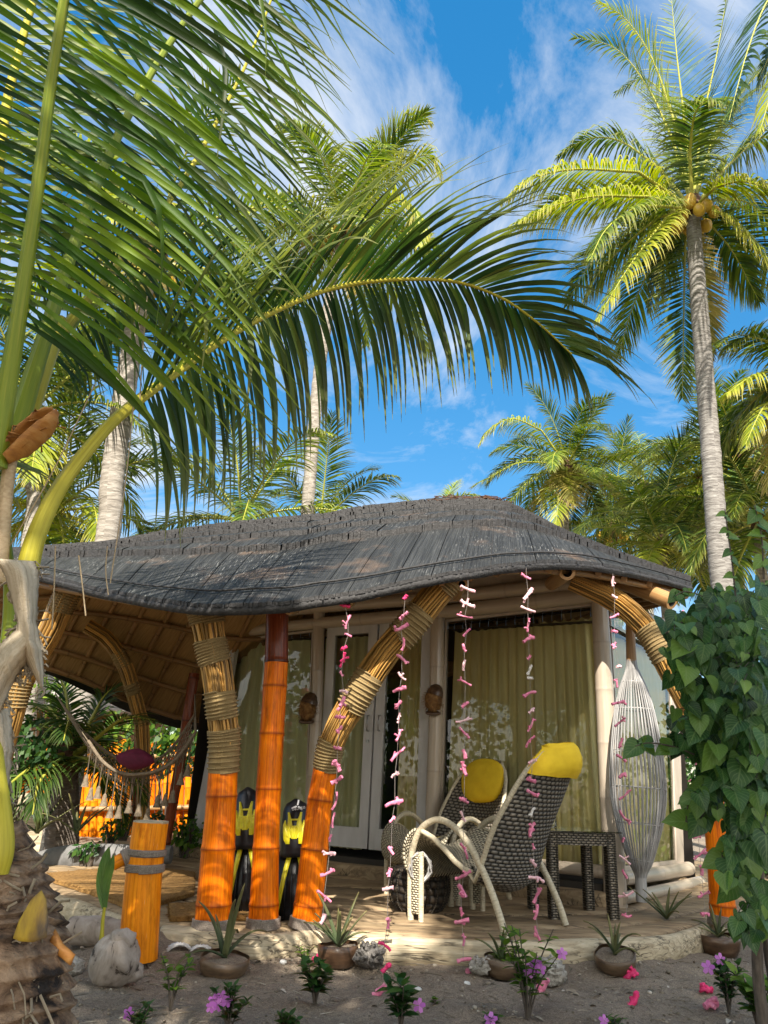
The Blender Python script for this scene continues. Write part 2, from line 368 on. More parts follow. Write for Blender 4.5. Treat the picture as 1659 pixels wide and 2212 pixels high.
K['fibre_red'] = surf('palm_fibre_litter', [(.2, (.03, .014, .007)), (.6, (.1, .045, .022)), (.9, (.22, .12, .07))], 'OBJ', (1, 1, 1), 30, 5, .9, .5, .01)
K['mat_ceiling'] = surf('bamboo_matting', [(.2, (.2, .11, .04)), (.5, (.38, .23, .09)), (.85, (.52, .34, .15))], 'UV', (40, 3, 1), 2, 6, .7, .3, .006)
def cracked(name, stops, sc, csc, rv, lim, bump=.5):
    m = NT(name); h = m.noise(m.coord('OBJ', sc), 2.1, 9, .6, .9); c = m.ramp(h, stops)
    f = m.math('ADD', m.math('MULTIPLY', m.attr('rnd'), 2 * rv), 1 - rv); c = m.mix(1.0, c, m.n('ShaderNodeCombineXYZ', {0: f, 1: f, 2: f}).outputs[0], 'MULTIPLY')
    k = m.noise(m.coord('OBJ', csc), 2.4, 4, .5, .6); k = m.ramp(m.math('ABSOLUTE', m.math('SUBTRACT', k, .5)), [(0, (1, 1, 1)), (lim, (0, 0, 0))])
    k = m.math('MULTIPLY', k, m.ramp(m.noise(m.coord('OBJ', (1.5, 3, 3)), 1.6, 3), [(.42, (0, 0, 0)), (.56, (1, 1, 1))])); kn = m.noise(m.coord('OBJ', (3, 9, 9)), 3, 2); k2 = m.ramp(kn, [(.74, (0, 0, 0)), (.77, (1, 1, 1))])
    c = m.mix(m.math('MULTIPLY', m.math('MAXIMUM', k, k2), .9), c, (.02, .014, .009))
    return m.fin(c, .75, m.bump(m.math('SUBTRACT', h, m.math('MULTIPLY', k, .8)), bump, .012))
K['deck'] = cracked('deck_timber', [(.2, (.1, .065, .035)), (.4, (.25, .17, .095)), (.58, (.36, .26, .15)), (.85, (.5, .38, .24))], (1.6, 9, 9), (.7, 13, 2), .2, .03)
K['log'] = cracked('bleached_log', [(.16, (.14, .1, .06)), (.36, (.38, .3, .19)), (.58, (.56, .47, .32)), (.85, (.66, .58, .43))], (1.1, 9, 16), (.5, 10, 16), .05, .035, .6)
K['mat'] = surf('coir_mat', [(.2, (.13, .06, .012)), (.5, (.36, .19, .05)), (.85, (.56, .34, .11))], 'OBJ', (1, 1, 1), 60, 5, .95, .9, .02, fine=300)
K['black'] = surf('black_rubber', [(.3, (.008, .008, .009)), (.8, (.025, .025, .03))], 'OBJ', (1, 1, 1), 20, 3, .32, .1, .003)
K['yellow'] = surf('yellow_rubber', [(.3, (.75, .66, .015)), (.8, (.85, .76, .03))], 'OBJ', (1, 1, 1), 20, 3, .4, .05, .002)
K['white'] = surf('white_print', [(.3, (.75, .75, .75)), (.8, (.85, .85, .85))], 'OBJ', (1, 1, 1), 20, 3, .5, .05, .002)
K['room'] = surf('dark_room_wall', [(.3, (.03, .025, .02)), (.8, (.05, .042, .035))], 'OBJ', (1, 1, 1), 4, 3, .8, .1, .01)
K['curtain'] = surf('olive_curtain', [(.3, (.74, .62, .25)), (.7, (.84, .73, .36))], 'OBJ', (3, 3, .4), 5, 5, .85, .25, .006, fine=400)
K['curtain_pale'] = surf('sage_curtain', [(.3, (.62, .6, .32)), (.7, (.74, .72, .43))], 'OBJ', (3, 3, .4), 5, 5, .85, .25, .006, fine=400)
K['cushion'] = surf('mustard_cotton', [(.3, (.78, .5, .012)), (.7, (.88, .6, .02))], 'OBJ', (1, 1, 1), 14, 5, .8, .3, .008, fine=500)
K['maroon'] = surf('maroon_cotton', [(.3, (.1, .008, .03)), (.7, (.17, .014, .05))], 'OBJ', (1, 1, 1), 14, 5, .8, .3, .008, fine=400)
K['macrame'] = surf('macrame_cord', [(.3, (.12, .09, .06)), (.7, (.24, .19, .13))], 'OBJ', (1, 1, 1), 60, 4, .9, .4, .004)
K['cane'] = surf('pale_cane_binding', [(.15, (.2, .15, .09)), (.4, (.5, .43, .3)), (.85, (.7, .63, .47))], 'UV', (2, 75, 1), 1.2, 2, .5, .6, .006)
K['wicker_dark'] = weave('dark_wicker', (.27, .245, .21), (.14, .125, .105), (.006, .005, .004), .036, .017)
K['wicker_pale'] = weave('pale_wicker', (.74, .68, .52), (.6, .53, .39), (.06, .05, .035), .03, .014)
K['wicker_grey'] = weave('grey_wicker', (.3, .26, .2), (.17, .145, .11), (.012, .01, .008), .034, .016)
K['basket'] = weave('dark_basket', (.07, .055, .042), (.03, .024, .018), (.004, .003, .003), .06, .03)
K['trap'] = surf('grey_painted_cane', [(.2, (.3, .29, .28)), (.6, (.45, .44, .43)), (.9, (.58, .56, .54))], 'UV', (4, 3, 1), 2, 4, .5, .2, .003, rv=.25)
K['coir_lump'] = surf('coconut_fibre', [(.2, (.06, .025, .008)), (.5, (.24, .12, .04)), (.85, (.45, .28, .1))], 'OBJ', (1, 1, 1), 25, 6, .9, .9, .02)
K['shell_brown'] = surf('coconut_shell', [(.25, (.035, .018, .01)), (.55, (.1, .055, .03)), (.85, (.2, .13, .08))], 'OBJ', (1, 1, 3), 12, 5, .35, .3, .006, coat=.2)
K['shell_tan'] = surf('worn_coconut_shell', [(.25, (.05, .03, .018)), (.55, (.14, .09, .052)), (.85, (.26, .19, .125))], 'OBJ', (1, 1, 3), 12, 5, .4, .3, .006)
K['husk'] = surf('dry_coconut_husk', [(.36, (.05, .035, .025)), (.40, (.27, .22, .18)), (.6, (.4, .34, .29)), (.9, (.5, .44, .38))], 'OBJ', (1, 1, .7), 9, 9, .8, .5, .012, dist=1.3)
K['coral'] = surf('dead_coral', [(.25, (.14, .12, .1)), (.55, (.4, .37, .32)), (.85, (.62, .59, .54))], 'OBJ', (1, 1, 1), 40, 4, .9, .9, .02)
K['coral_dark'] = surf('dark_coral', [(.25, (.05, .045, .04)), (.55, (.17, .155, .14)), (.85, (.34, .31, .28))], 'OBJ', (1, 1, 1), 40, 4, .9, .9, .02)
K['shell_white'] = surf('bleached_seashell', [(.25, (.5, .48, .45)), (.6, (.74, .73, .7)), (.9, (.82, .81, .79))], 'OBJ', (1, 1, 1), 30, 4, .6, .4, .01)
def coralbit(name, a, b, c):
    return surf(name, [(.25, a), (.55, b), (.85, c)], 'OBJ', (1, 1, 1), 45, 4, .8, .6, .006, rv=.2)
K['pink'] = coralbit('pink_coral', (.5, .09, .19), (.76, .24, .37), (.85, .46, .53))
K['pink_pale'] = coralbit('pale_pink_coral', (.66, .3, .36), (.82, .52, .54), (.85, .7, .7))
K['pink_hot'] = coralbit('hot_pink_coral', (.5, .015, .09), (.78, .04, .18), (.85, .16, .3))
K['coral_white'] = coralbit('white_coral', (.6, .55, .5), (.78, .74, .7), (.85, .82, .8))
K['string'] = surf('nylon_line', [(.3, (.3, .25, .22)), (.7, (.45, .4, .36))], rough=.5)
K['bark'] = surf('coconut_trunk', [(.2, (.07, .058, .046)), (.45, (.24, .21, .175)), (.7, (.4, .365, .32)), (.9, (.52, .49, .44))], 'UV', (3, 14, 1), 1.6, 8, .85, .7, .03, dist=.6)
K['bark_dark'] = surf('ringed_trunk', [(.2, (.045, .035, .028)), (.5, (.16, .13, .105)), (.85, (.3, .26, .22))], 'UV', (3, 12, 1), 1.6, 8, .85, .8, .03, dist=.6)
K['bark_mid'] = surf('grey_ringed_trunk', [(.25, (.05, .045, .04)), (.45, (.17, .155, .14)), (.7, (.32, .305, .28)), (.9, (.5, .48, .45))], 'UV', (3, 16, 1), 1.6, 8, .85, .8, .03, dist=.6)
K['bark_near'] = surf('young_palm_trunk', [(.36, (.015, .009, .006)), (.45, (.15, .09, .052)), (.62, (.32, .22, .14)), (.88, (.5, .39, .28))], 'UV', (5, 9, 1), 1.8, 9, .85, .9, .02, dist=1.0, fine=60)
K['fibre'] = surf('palm_sheath_fibre', [(.2, (.16, .115, .07)), (.45, (.45, .37, .26)), (.75, (.62, .54, .42)), (.92, (.7, .64, .53))], 'UV', (40, 3, 1), 2, 8, .9, .8, .008, fine=120)
K['spathe'] = surf('dry_spathe', [(.2, (.15, .05, .012)), (.5, (.38, .16, .03)), (.85, (.5, .3, .1))], 'OBJ', (2, 2, 8), 6, 6, .6, .4, .01)
K['stalk'] = surf('flower_stalk', [(.2, (.28, .19, .1)), (.5, (.46, .34, .2)), (.85, (.58, .46, .3))], 'UV', (2, 30, 1), 3, 5, .7, .5, .006)
K['petiole'] = surf('green_petiole', [(.2, (.1, .16, .012)), (.5, (.2, .26, .02)), (.85, (.36, .34, .05))], 'UV', (9, 1.6, 1), 2, 8, .45, .3, .004, spec=.3)
K['petiole_y'] = surf('yellow_petiole', [(.25, (.24, .2, .02)), (.48, (.42, .37, .03)), (.85, (.58, .52, .08))], 'UV', (9, 1.6, 1), 2, 8, .45, .35, .004, spec=.3)
K['petiole_old'] = surf('old_leaf_base', [(.3, (.07, .055, .045)), (.45, (.22, .14, .03)), (.64, (.46, .32, .03)), (.8, (.36, .3, .22))], 'OBJ', (4, 4, 1.2), 5, 8, .7, .3, .01)
K['frond_near'] = leafm('near_frond_leaflet', [(.05, (.008, .034, .004)), (.5, (.045, .125, .008)), (.95, (.2, .3, .02))], (.22, .25, .05), .5)
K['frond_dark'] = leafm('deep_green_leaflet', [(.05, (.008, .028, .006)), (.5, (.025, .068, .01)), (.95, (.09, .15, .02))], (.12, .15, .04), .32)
K['frond_side'] = leafm('arching_frond_leaflet', [(.05, (.01, .034, .008)), (.5, (.04, .085, .014)), (.95, (.2, .24, .04))], (.26, .26, .09), .35)
K['frond_far'] = leafm('palm_crown_leaflet', [(.05, (.014, .036, .008)), (.45, (.05, .105, .014)), (.95, (.27, .34, .035))], (.34, .31, .09), .3)
K['frond_old'] = leafm('ageing_leaflet', [(.05, (.12, .12, .02)), (.5, (.3, .25, .05)), (.95, (.42, .32, .09))], (.42, .3, .14), .3)
K['frond_gold'] = leafm('golden_leaflet', [(.05, (.08, .14, .015)), (.5, (.24, .3, .025)), (.95, (.42, .43, .04))], (.45, .35, .09), .35)
K['rachis'] = surf('frond_rib', [(.3, (.26, .27, .03)), (.7, (.42, .4, .06))], 'UV', (4, 1, 1), 3, 4, .45, .1, .003)
K['nut'] = surf('coconut_skin', [(.25, (.38, .22, .02)), (.6, (.56, .36, .04)), (.9, (.62, .46, .08))], 'OBJ', (1, 1, 1), 9, 4, .4, .1, .01)
K['nut_green'] = surf('green_coconut_skin', [(.25, (.2, .26, .02)), (.6, (.35, .38, .05)), (.9, (.42, .44, .08))], 'OBJ', (1, 1, 1), 9, 4, .4, .1, .01)
K['heart'] = leafm('heart_leaf', [(.05, (.012, .042, .012)), (.5, (.05, .135, .034)), (.95, (.17, .29, .05))], None, .35, .36, ns=12, spec=.45, vein=.4)
K['bushy'] = leafm('shrub_leaf', [(.05, (.03, .08, .014)), (.5, (.08, .17, .022)), (.95, (.2, .29, .035))], None, .35, .5)
K['bush_dark'] = leafm('glossy_shrub_leaf', [(.05, (.014, .045, .012)), (.5, (.03, .085, .02)), (.95, (.075, .15, .03))], None, .3, .45)
K['aloe'] = leafm('succulent_blade', [(.05, (.045, .07, .035)), (.5, (.1, .13, .06)), (.95, (.2, .21, .09))], (.2, .16, .06), .1, .5)
K['stem'] = surf('woody_stem', [(.3, (.05, .04, .03)), (.7, (.14, .11, .085))], 'UV', (3, 6, 1), 3, 5, .8, .4, .006)
K['petal'] = leafm('periwinkle_petal', [(.05, (.5, .14, .55)), (.95, (.7, .28, .72))], None, .3, .6)
K['petal_red'] = leafm('red_flower_petal', [(.05, (.6, .06, .1)), (.95, (.8, .2, .25))], None, .3, .6)
K['concrete'] = surf('grey_render', [(.3, (.1, .098, .095)), (.7, (.2, .195, .19))], 'OBJ', (1, 1, 1), 9, 7, .9, .4, .02)
K['thatch_grey'] = surf('grey_thatch', [(.2, (.2, .18, .17)), (.55, (.45, .42, .4)), (.9, (.62, .6, .57))], 'UV', (60, 2, 1), 2, 8, .9, .8, .03)
K['metal'] = surf('dull_metal', [(.3, (.3, .3, .3)), (.7, (.45, .45, .45))], rough=.35, metal=1)
K['deep_black'] = surf('dark_hollow', [(.3, (.004, .004, .004)), (.7, (.008, .008, .008))], rough=.9)
# clear window glass
g = NT('window_glass'); fr = g.n('ShaderNodeFresnel', {'IOR': 1.5}).outputs[0]
tr = g.n('ShaderNodeBsdfTransparent', {'Color': (.93, .95, .94)}); gl = g.n('ShaderNodeBsdfGlossy', {'Color': (1, 1, 1), 'Roughness': .0})
sx = g.n('ShaderNodeMixShader', {0: g.math('ADD', g.math('MULTIPLY', fr, .95), .01), 1: tr.outputs[0], 2: gl.outputs[0]}); g.t.links.new(sx.outputs[0], g.out.inputs[0]); K['glass'] = g.m
# sand
s_ = NT('coarse_sand'); v = s_.coord('OBJ'); n1 = s_.noise(v, 1.6, 6); n2 = s_.noise(v, 160, 3, .7); n3 = s_.noise(v, 38, 4, .6)
c = s_.ramp(n1, [(.3, (.2, .155, .115)), (.55, (.28, .225, .168)), (.75, (.36, .295, .22))])
c = s_.mix(.85, c, s_.ramp(n2, [(.3, (.35, .34, .33)), (.5, (.95, .95, .95)), (.68, (1.5, 1.48, 1.42))]), 'MULTIPLY')
c = s_.mix(.6, c, s_.ramp(n3, [(.3, (.55, .52, .5)), (.6, (1.1, 1.1, 1.1))]), 'MULTIPLY')
K['sand'] = s_.fin(c, .95, s_.bump(s_.math('ADD', n2, s_.math('MULTIPLY', n3, 2.0)), .7, .012))
# ------------------------------------------------------------------ palms
ZUP = V((0, 0, 1))
def frond(mb, P, L, n, wid, droop=.8, a0=72, a1=25, segs=4, pet=.12, up=None, rr=(.03, .004), vee=.2, jit=.12, fold=False, lenf=None, rb=.5, rs=.3, rib_mi=1, sides=(1, -1), kink=0.0, tipw=.15, split=0.0, asym=0.0, asymt=0.0, dside=(1, 1), vside=(0, 0), rside=(0, 0), vq=(0, 0), lside=(1, 1)):
    """one feather frond along the points P: a rib and two rows of leaflets"""
    m = len(P); Ls = [0]
    for i in range(1, m): Ls.append(Ls[-1] + (P[i] - P[i - 1]).length)
    tot = Ls[-1]; tube(mb, P, [lerp(rr[0], rr[1], (i / (m - 1)) ** .6) for i in range(m)], 7, .5, 0.0, True, rib_mi)
    j = 0
    for i in range(n):
        q = (i + .5) / n; s = (pet + (1 - pet) * q) * tot
        while j < m - 2 and Ls[j + 1] < s: j += 1
        t = (s - Ls[j]) / max(1e-9, Ls[j + 1] - Ls[j]); b = P[j].lerp(P[j + 1], t); T = (P[j + 1] - P[j]).normalized()
        u_ = V(up) if up else ZUP
        N = u_ - T * T.dot(u_)
        N = N.normalized() if N.length > .05 else V((0, -1, 0)); B = T.cross(N)
        lf = lenf(q) if lenf else (math.sin(PI * (.16 + .8 * q)) ** .75)
        for sd in sides:
            if split and rg.random() < split: continue
            l = L * lf * uni(.86, 1.1) * (lside[0] if sd > 0 else lside[1]); a = R(lerp(a0, a1, q ** 1.3) - (lerp(asym, asymt, q) if sd > 0 else 0) + uni(-90, 90) * jit * .7)
            d = (B * sd * math.sin(a) + T * math.cos(a) + N * (vee + (vside[0] + vq[0] * q * q if sd > 0 else vside[1] + vq[1] * q * q) + uni(-jit, jit))).normalized()
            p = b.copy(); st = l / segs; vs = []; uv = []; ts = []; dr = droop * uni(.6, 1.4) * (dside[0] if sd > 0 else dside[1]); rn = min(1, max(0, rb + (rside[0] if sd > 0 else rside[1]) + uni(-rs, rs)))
            kk = rg.randrange(1, segs + 1) if kink and rg.random() < kink else 99
            w0 = wid * uni(.85, 1.15) * (.55 + .45 * lf); tw = uni(-.35, .35)
            for k in range(segs + 1):
                x = k / segs; w = w0 * min(1, .42 + 3 * x) * max(tipw * .25, (1 - x ** 2.2)) if k < segs else w0 * .04
                wv = T - d * T.dot(d)
                wv = wv.normalized() if wv.length > .02 else N
                wv = (wv * math.cos(tw) + d.cross(wv) * math.sin(tw))
                if fold:
                    nn = d.cross(wv) * (1 if d.cross(wv).dot(N) > 0 else -1)
                    vs += [p - wv * w * .5 - nn * w * .22, p + V((0, 0, 0)), p + wv * w * .5 - nn * w * .22]; uv += [(0, x * l), (.5, x * l), (1, x * l)]; ts += [x] * 3
                else: vs += [p - wv * w * .5, p + wv * w * .5]; uv += [(0, x * l), (1, x * l)]; ts += [x] * 2
                g = dr * (x + .15) * 1.6 / segs
                if k >= kk: g += 1.1
                d = (d + V((0, 0, -g)) + rdir() * .02).normalized(); p = p + d * st
            c = 3 if fold else 2
            mb.add(vs, [(k * c + e, k * c + e + 1, (k + 1) * c + e + 1, (k + 1) * c + e) for k in range(segs) for e in range(c - 1)], uv, rn, ts, 0)
def arch(c, az, el, L, bend, n=14, side=0.0):
    P = [V(c)]; d = V((math.cos(az) * math.cos(el), math.sin(az) * math.cos(el), math.sin(el))); h = V((-math.sin(az), math.cos(az), 0))
    for i in range(n - 1):
        x = i / (n - 1); d = (d + V((0, 0, -bend * (.35 + 1.3 * x) / n)) + h * side / n).normalized(); P.append(P[-1] + d * (L / (n - 1)))
    return P
def nuts(par, c, k, r, m, spread=.3, flat=.75):
    for i in range(k):
        a = 2 * PI * i / k + uni(-.3, .3); mb = MB(); e = spread * uni(.7, 1.15)
        q = V(c) + V((math.cos(a) * e, math.sin(a) * e, uni(-.38, -.02)))
        blob(mb, (0, 0, 0), (r * .86, r * .86, r), 10, 8, .05, 2, Matrix.Rotation(uni(-.5, .5), 3, 'X'), uni(0, 1), i)
        for v_ in range(len(mb.v)): mb.v[v_] = mb.v[v_] + q
        obj('coconut', mb, K[m], par)
def palm(label, trunk, Y, px_fronds=(), auto=(), nut=None, mats=('frond_far', 'frond_old', 'frond_gold'), FL=3.0, leaf=(.8, 46, .05, 4), group=None, bark='bark', to_ground=True, name='coconut_palm', els=None, rtop=None, azr=None):
    tp = [(*W(u, v, Y), 0) for u, v, h in trunk]; tp = [(*t[:3], pr(V(t[:3]), h)) for t, (u, v, h) in zip(tp, trunk)]
    c = V(tp[0][:3])
    if to_ground and tp[-1][2] > 0: tp.append((tp[-1][0] + (tp[-1][0] - tp[-2][0]) * .4, tp[-1][1], -.1, tp[-1][3] * 1.15))
    root = thing(name, label, 'palm tree', (tp[-1][0], tp[-1][1], 0), group)
    mb = MB(); Q = cat_rom(tp, 90); tube(mb, [V(q[:3]) for q in Q], [q[3] * (1 + .035 * (1 if i % 3 == 0 else -.3) + .03 * fbm(V((i * .4, 1, 2)))) for i, q in enumerate(Q)], 14, .5); obj('trunk', mb, K[bark], root)
    lL, ln, lw, ls = leaf
    for f in px_fronds:
        pts, opt = (f if isinstance(f, tuple) and isinstance(f[1], dict) else (f, {}))
        P = [c] + path([W(u, v, Y + d) for u, v, d in pts], 16) if opt.get('own') is None else path([W(u, v, Y + d) for u, v, d in pts], 16)
        mb = MB(); frond(mb, P, opt.get('L', lL), opt.get('n', ln), lw, opt.get('droop', 1.0), segs=ls, rb=opt.get('rb', .5), pet=opt.get('pet', .14), vee=opt.get('vee', .12), rr=(.035, .005), up=opt.get('up'))
        obj('frond', mb, [K[mats[opt.get('m', 0)]], K['rachis']], root)
    for az, el, k in auto:
        P = arch(c + V((0, 0, .05)), az, el, FL * uni(.88, 1.08) * (1 if el > -.3 else .9), k, 13, uni(-.5, .5))
        mb = MB(); low = el < .05; mi = 0 if el > .35 else (2 if rg.random() < .35 else 0)
        if el < -.35: mi = 1 if rg.random() < .6 else 0
        frond(mb, P, lL * uni(.9, 1.08), ln, lw, uni(.8, 1.3) if el < .9 else .5, segs=ls, rb=uni(.3, .75), pet=.13, vee=.12, rr=(.035, .005), a0=uni(60, 78))
        obj('frond', mb, [K[mats[mi]], K['rachis']], root)
    if nut: nuts(root, c - V((0, 0, .05)), nut[0], nut[1], nut[2], nut[3] if len(nut) > 3 else .3)
    # fibrous boss where the fronds spring from
    mb = MB(); r0 = tp[0][3]; blob(mb, c, (r0 * 1.6, r0 * 1.6, r0 * 2.6), 10, 8, .3, 3, None, .5, 3); obj('crown_fibre', mb, K['fibre_red'], root)
    return root
def spray(n, seed, lo=-.75, hi=1.25, bend=(1.2, 2.0), skip=None):
    """n fronds round a crown: the young ones upright, the old ones hanging"""
    r = random.Random(seed); out = []; a = r.uniform(0, 6)
    for i in range(n):
        x = i / max(1, n - 1); el = lerp(hi, lo, x ** .85); a += 2.39996 + r.uniform(-.25, .25)
        if skip and skip(a % (2 * PI), el): continue
        out.append((a, el, lerp(bend[0], bend[1], 1 - abs(x - .5)) * r.uniform(.8, 1.2)))
    return out
def leafcloud(mb, blobs, s0, s1, seed=0):
    for c, r, k in blobs:
        for i in range(k):
            d = rdir() * (uni(.35, 1) ** .5); p = V(c) + V((d.x * r[0], d.y * r[1], d.z * r[2])); n_ = (d + rdir() * .9).normalized(); t = n_.orthogonal().normalized(); t = (t + V((0, 0, -.6)) + rdir() * .4).normalized(); b = n_.cross(t).normalized(); s = uni(s0, s1)
            mb.add([p, p + t * s * .45 + b * s * .3, p + t * s, p + t * s * .45 - b * s * .3], [(0, 1, 2, 3)], rn=uni(0, 1), tt=[0, .4, 1, .4])
# ------------------------------------------------------------------ ground
DZ = 0.13                                    # deck height above the sand
def axis(a, b, st, far, g=1.35):
    x = []; q = a
    while q < b: x.append(q); q += st
    x.append(b); s = st
    lo_ = a; hi = b
    while hi < far: s *= g; hi += s; lo_ -= s; x.append(hi); x.insert(0, lo_)
    return x
EDGE = [(-60, 1890), (95, 1925), (200, 1957), (286, 1984), (330, 1996), (352, 1999), (450, 2008), (555, 2017), (680, 2008), (811, 2018), (930, 2026), (1029, 2033), (1153, 2033), (1290, 2029), (1400, 2024), (1470, 2012), (1540, 1990), (1610, 1962), (1720, 1915)]
EP = [H(u, v, DZ) for u, v in EDGE]
def edge_at(x):
    for a, b in zip(EP, EP[1:]):
        if a.x <= x <= b.x: return lerp(a.y, b.y, (x - a.x) / (b.x - a.x))
    return EP[0].y if x < EP[0].x else EP[-1].y
DENTS = [(uni(-2.2, 3.2), uni(3.0, 4.9), uni(.05, .13), uni(.008, .028)) for k in range(90)]
def gz(x, y):
    p = V((x, y, 0)); near = max(0, 1 - max(0, math.hypot(x, y - 4.2) - 4) / 5)
    z = (.022 * fbm(p * 1.7) + .02 * fbm(p * 4.5) + .012 * fbm(p * 12)) * near
    z += .10 * math.exp(-((x + 1.25) ** 2 + (y - 4.72) ** 2) / .09)      # sand heaped against the log
    if near > .3 and y < 5.4:
        for a, b, r, h in DENTS:
            q = ((x - a) ** 2 + (y - b) ** 2) / (r * r)
            if q < 4: z += -h * math.exp(-q * 2.2) + .35 * h * math.exp(-(q - 1.3) ** 2 * 3)
        z += .035 * math.exp(-max(0, edge_at(x) - .07 - y) / .12) * (.7 + .5 * fbm(p * 3))
    return z - .01
xs = axis(-3.2, 3.2, .05, 700); ys = axis(2.2, 5.6, .05, 700)
mb = MB(); nx = len(xs)
mb.add([V((x, y, gz(x, y))) for y in ys for x in xs], [(j * nx + i, j * nx + i + 1, (j + 1) * nx + i + 1, (j + 1) * nx + i) for j in range(len(ys) - 1) for i in range(nx - 1)])
tag(obj('sand_ground', mb, K['sand']), kind='structure')

# ------------------------------------------------------------------ deck
deck = thing('wooden_deck', 'weathered timber deck with pale log edging in front of the bungalow', 'deck', H(900, 1990, DZ))
XS = [lerp(EP[0].x, EP[-1].x, i / 150) for i in range(151)]
def slab(d0, d1, z, rn, th=.05):
    mb = MB(); vs = []; uv = []
    for x in XS:
        y0 = edge_at(x)
        for q in (0, .08, .5, .92, 1):
            y = y0 * (1 - .12 * d0) + .12 * d0 * 6 + lerp(d0 + .007, d1 - .009, q) + .022 * fbm(V((x * 1.3, d0 * 7 + q, 0))) * (1 if d0 > .01 else .4)
            dz = (-.010 if q in (0, 1) else 0) + .004 * fbm(V((x * 3, y * 3, 3)))
            vs.append(V((x, y, z + dz))); uv.append((x, y))
    n = len(vs); vs += [p - V((0, 0, th)) for p in vs]; uv += uv
    fs = [(i * 5 + k, (i + 1) * 5 + k, (i + 1) * 5 + k + 1, i * 5 + k + 1) for i in range(150) for k in range(4)]
    fs += [(i * 5 + n, (i + 1) * 5 + n, (i + 1) * 5, i * 5) for i in range(150)] + [(i * 5 + 4, (i + 1) * 5 + 4, (i + 1) * 5 + 4 + n, i * 5 + 4 + n) for i in range(150)]
    mb.add(vs, fs, uv, rn); obj('deck_plank', mb, K['deck'], deck)
d = .055
for w in (.30, .42, .36, .5, .44, .5, .6, .6, .7, .8):
    slab(d, d + w, DZ, uni(.2, .9)); d += w
def log_edge(i0, i1, name, drop=.16, off=0.0):
    mb = MB(); P = cat_rom([tuple(p) for p in EP[i0:i1 + 1]], 46); m = len(P); vs = []; uv = []; L = 0
    for i, p in enumerate(P):
        p = V(p); L += (p - V(P[i - 1])).length if i else 0
        w = 1 if 0 < i < m - 1 else .9
        prof = [(.02, .0), (-.02, .004), (-.05, -.004), (-.068, -.035), (-.075, -.08), (-.066, -.13), (-.04, -drop - .01), (.05, -drop - .01)]
        for a, b in prof:
            k = .012 * fbm(V((L * 2.2, a * 9, b * 22 + off)))
            vs.append(V((p.x, p.y + (a + off) * w + k, p.z + b + k * .6))); uv.append((L, a + b))
    q = len(prof)
    mb.add(vs, [(i * q + k, i * q + k + 1, (i + 1) * q + k + 1, (i + 1) * q + k) for i in range(m - 1) for k in range(q - 1)] + [tuple(range(q))[::-1], tuple((m - 1) * q + k for k in range(q))], uv)
    obj('edge_log', mb, K['log'], deck)
log_edge(0, 3, 'a'); log_edge(5, 8, 'b'); log_edge(8, 13, 'c'); log_edge(13, 18, 'd')

# ------------------------------------------------------------------ bungalow
hut = thing('bungalow', 'bamboo bungalow with curved dark shingle roof and tall curtained windows', 'bungalow', H(900, 1880, DZ))
A0 = W(500, 1372, 8.3); B0 = H(1331, 1958, DZ)
A0 = V((A0.x, A0.y, 0)); B0 = V((B0.x, B0.y, 0)); WD = (B0 - A0).normalized(); WN = V((WD.y, -WD.x, 0))
if WN.y > 0: WN = -WN
def wp(u, v, off=0.0): return PL(u, v, A0 + WN * off, WN)
C0 = H(1503, 1900, DZ); C0 = V((C0.x, C0.y, 0)); RD = (C0 - B0).normalized(); RN = V((RD.y, -RD.x, 0))
if RN.y > 0: RN = -RN
def rp(u, v, off=0.0): return PL(u, v, B0 + RN * off, RN)

# roof surface
EAVE = [(-60, 1196, 6.2), (80, 1240, 5.7), (200, 1272, 5.15), (330, 1298, 4.65), (430, 1310, 4.4), (520, 1311, 4.3), (620, 1305, 4.27), (720, 1291, 4.3), (850, 1267, 4.38), (980, 1243, 4.5), (1090, 1222, 4.7), (1200, 1216, 5.0), (1300, 1224, 5.4), (1400, 1244, 5.9), (1492, 1266, 6.5)]
RIDGE = [(-60, 1204, 7.0), (190, 1184, 7.1), (345, 1160, 7.2), (480, 1140, 7.1), (600, 1127, 7.0), (700, 1117, 6.95), (790, 1101, 6.9), (880, 1093, 6.85), (960, 1087, 6.8), (1030, 1085, 6.8), (1090, 1094, 6.8), (1140, 1117, 6.85), (1210, 1156, 6.9), (1340, 1210, 7.25), (1494, 1260, 7.3)]
BACK = [(-120, 1395, 7.5), (-10, 1412, 7.6), (93, 1443, 7.9), (200, 1490, 8.3), (283, 1530, 8.7), (400, 1565, 9.0), (520, 1560, 9.3), (640, 1540, 9.4), (760, 1520, 9.4), (880, 1490, 9.4), (1000, 1450, 9.3), (1110, 1410, 9.1), (1200, 1370, 8.9), (1320, 1320, 8.6), (1494, 1266, 8.0)]
NU = 90
cE, cR, cB = (path([W(*q) for q in c], NU + 1) for c in (EAVE, RIDGE, BACK))
def S(u, v, dz=0.0):
    x = u * NU; i = min(int(x), NU - 1); t = x - i
    e, r, b = (c[i].lerp(c[i + 1], t) for c in (cE, cR, cB))
    k = math.sin(PI * min(1, max(0, u))) ** .5
    if v <= 1: p = e.lerp(r, v) + V((0, 0, .30 * k * v * (1 - v)))
    else: p = r.lerp(b, v - 1) + V((0, 0, .5 * k * (v - 1) * (2 - v)))
    return p + V((0, 0, dz + .012 * fbm(V((u * 9, v * 6, 1)))))
mb = MB(); NVv = 24; vs = []; uv = []
for j in range(NVv + 1):
    for i in range(NU + 1): vs.append(S(i / NU, 2 * j / NVv)); uv.append((i / NU * 7, 2 * j / NVv * 2.6))
n = len(vs); vs += [p - V((0, 0, .05)) for p in vs]; uv += uv
nu1 = NU + 1
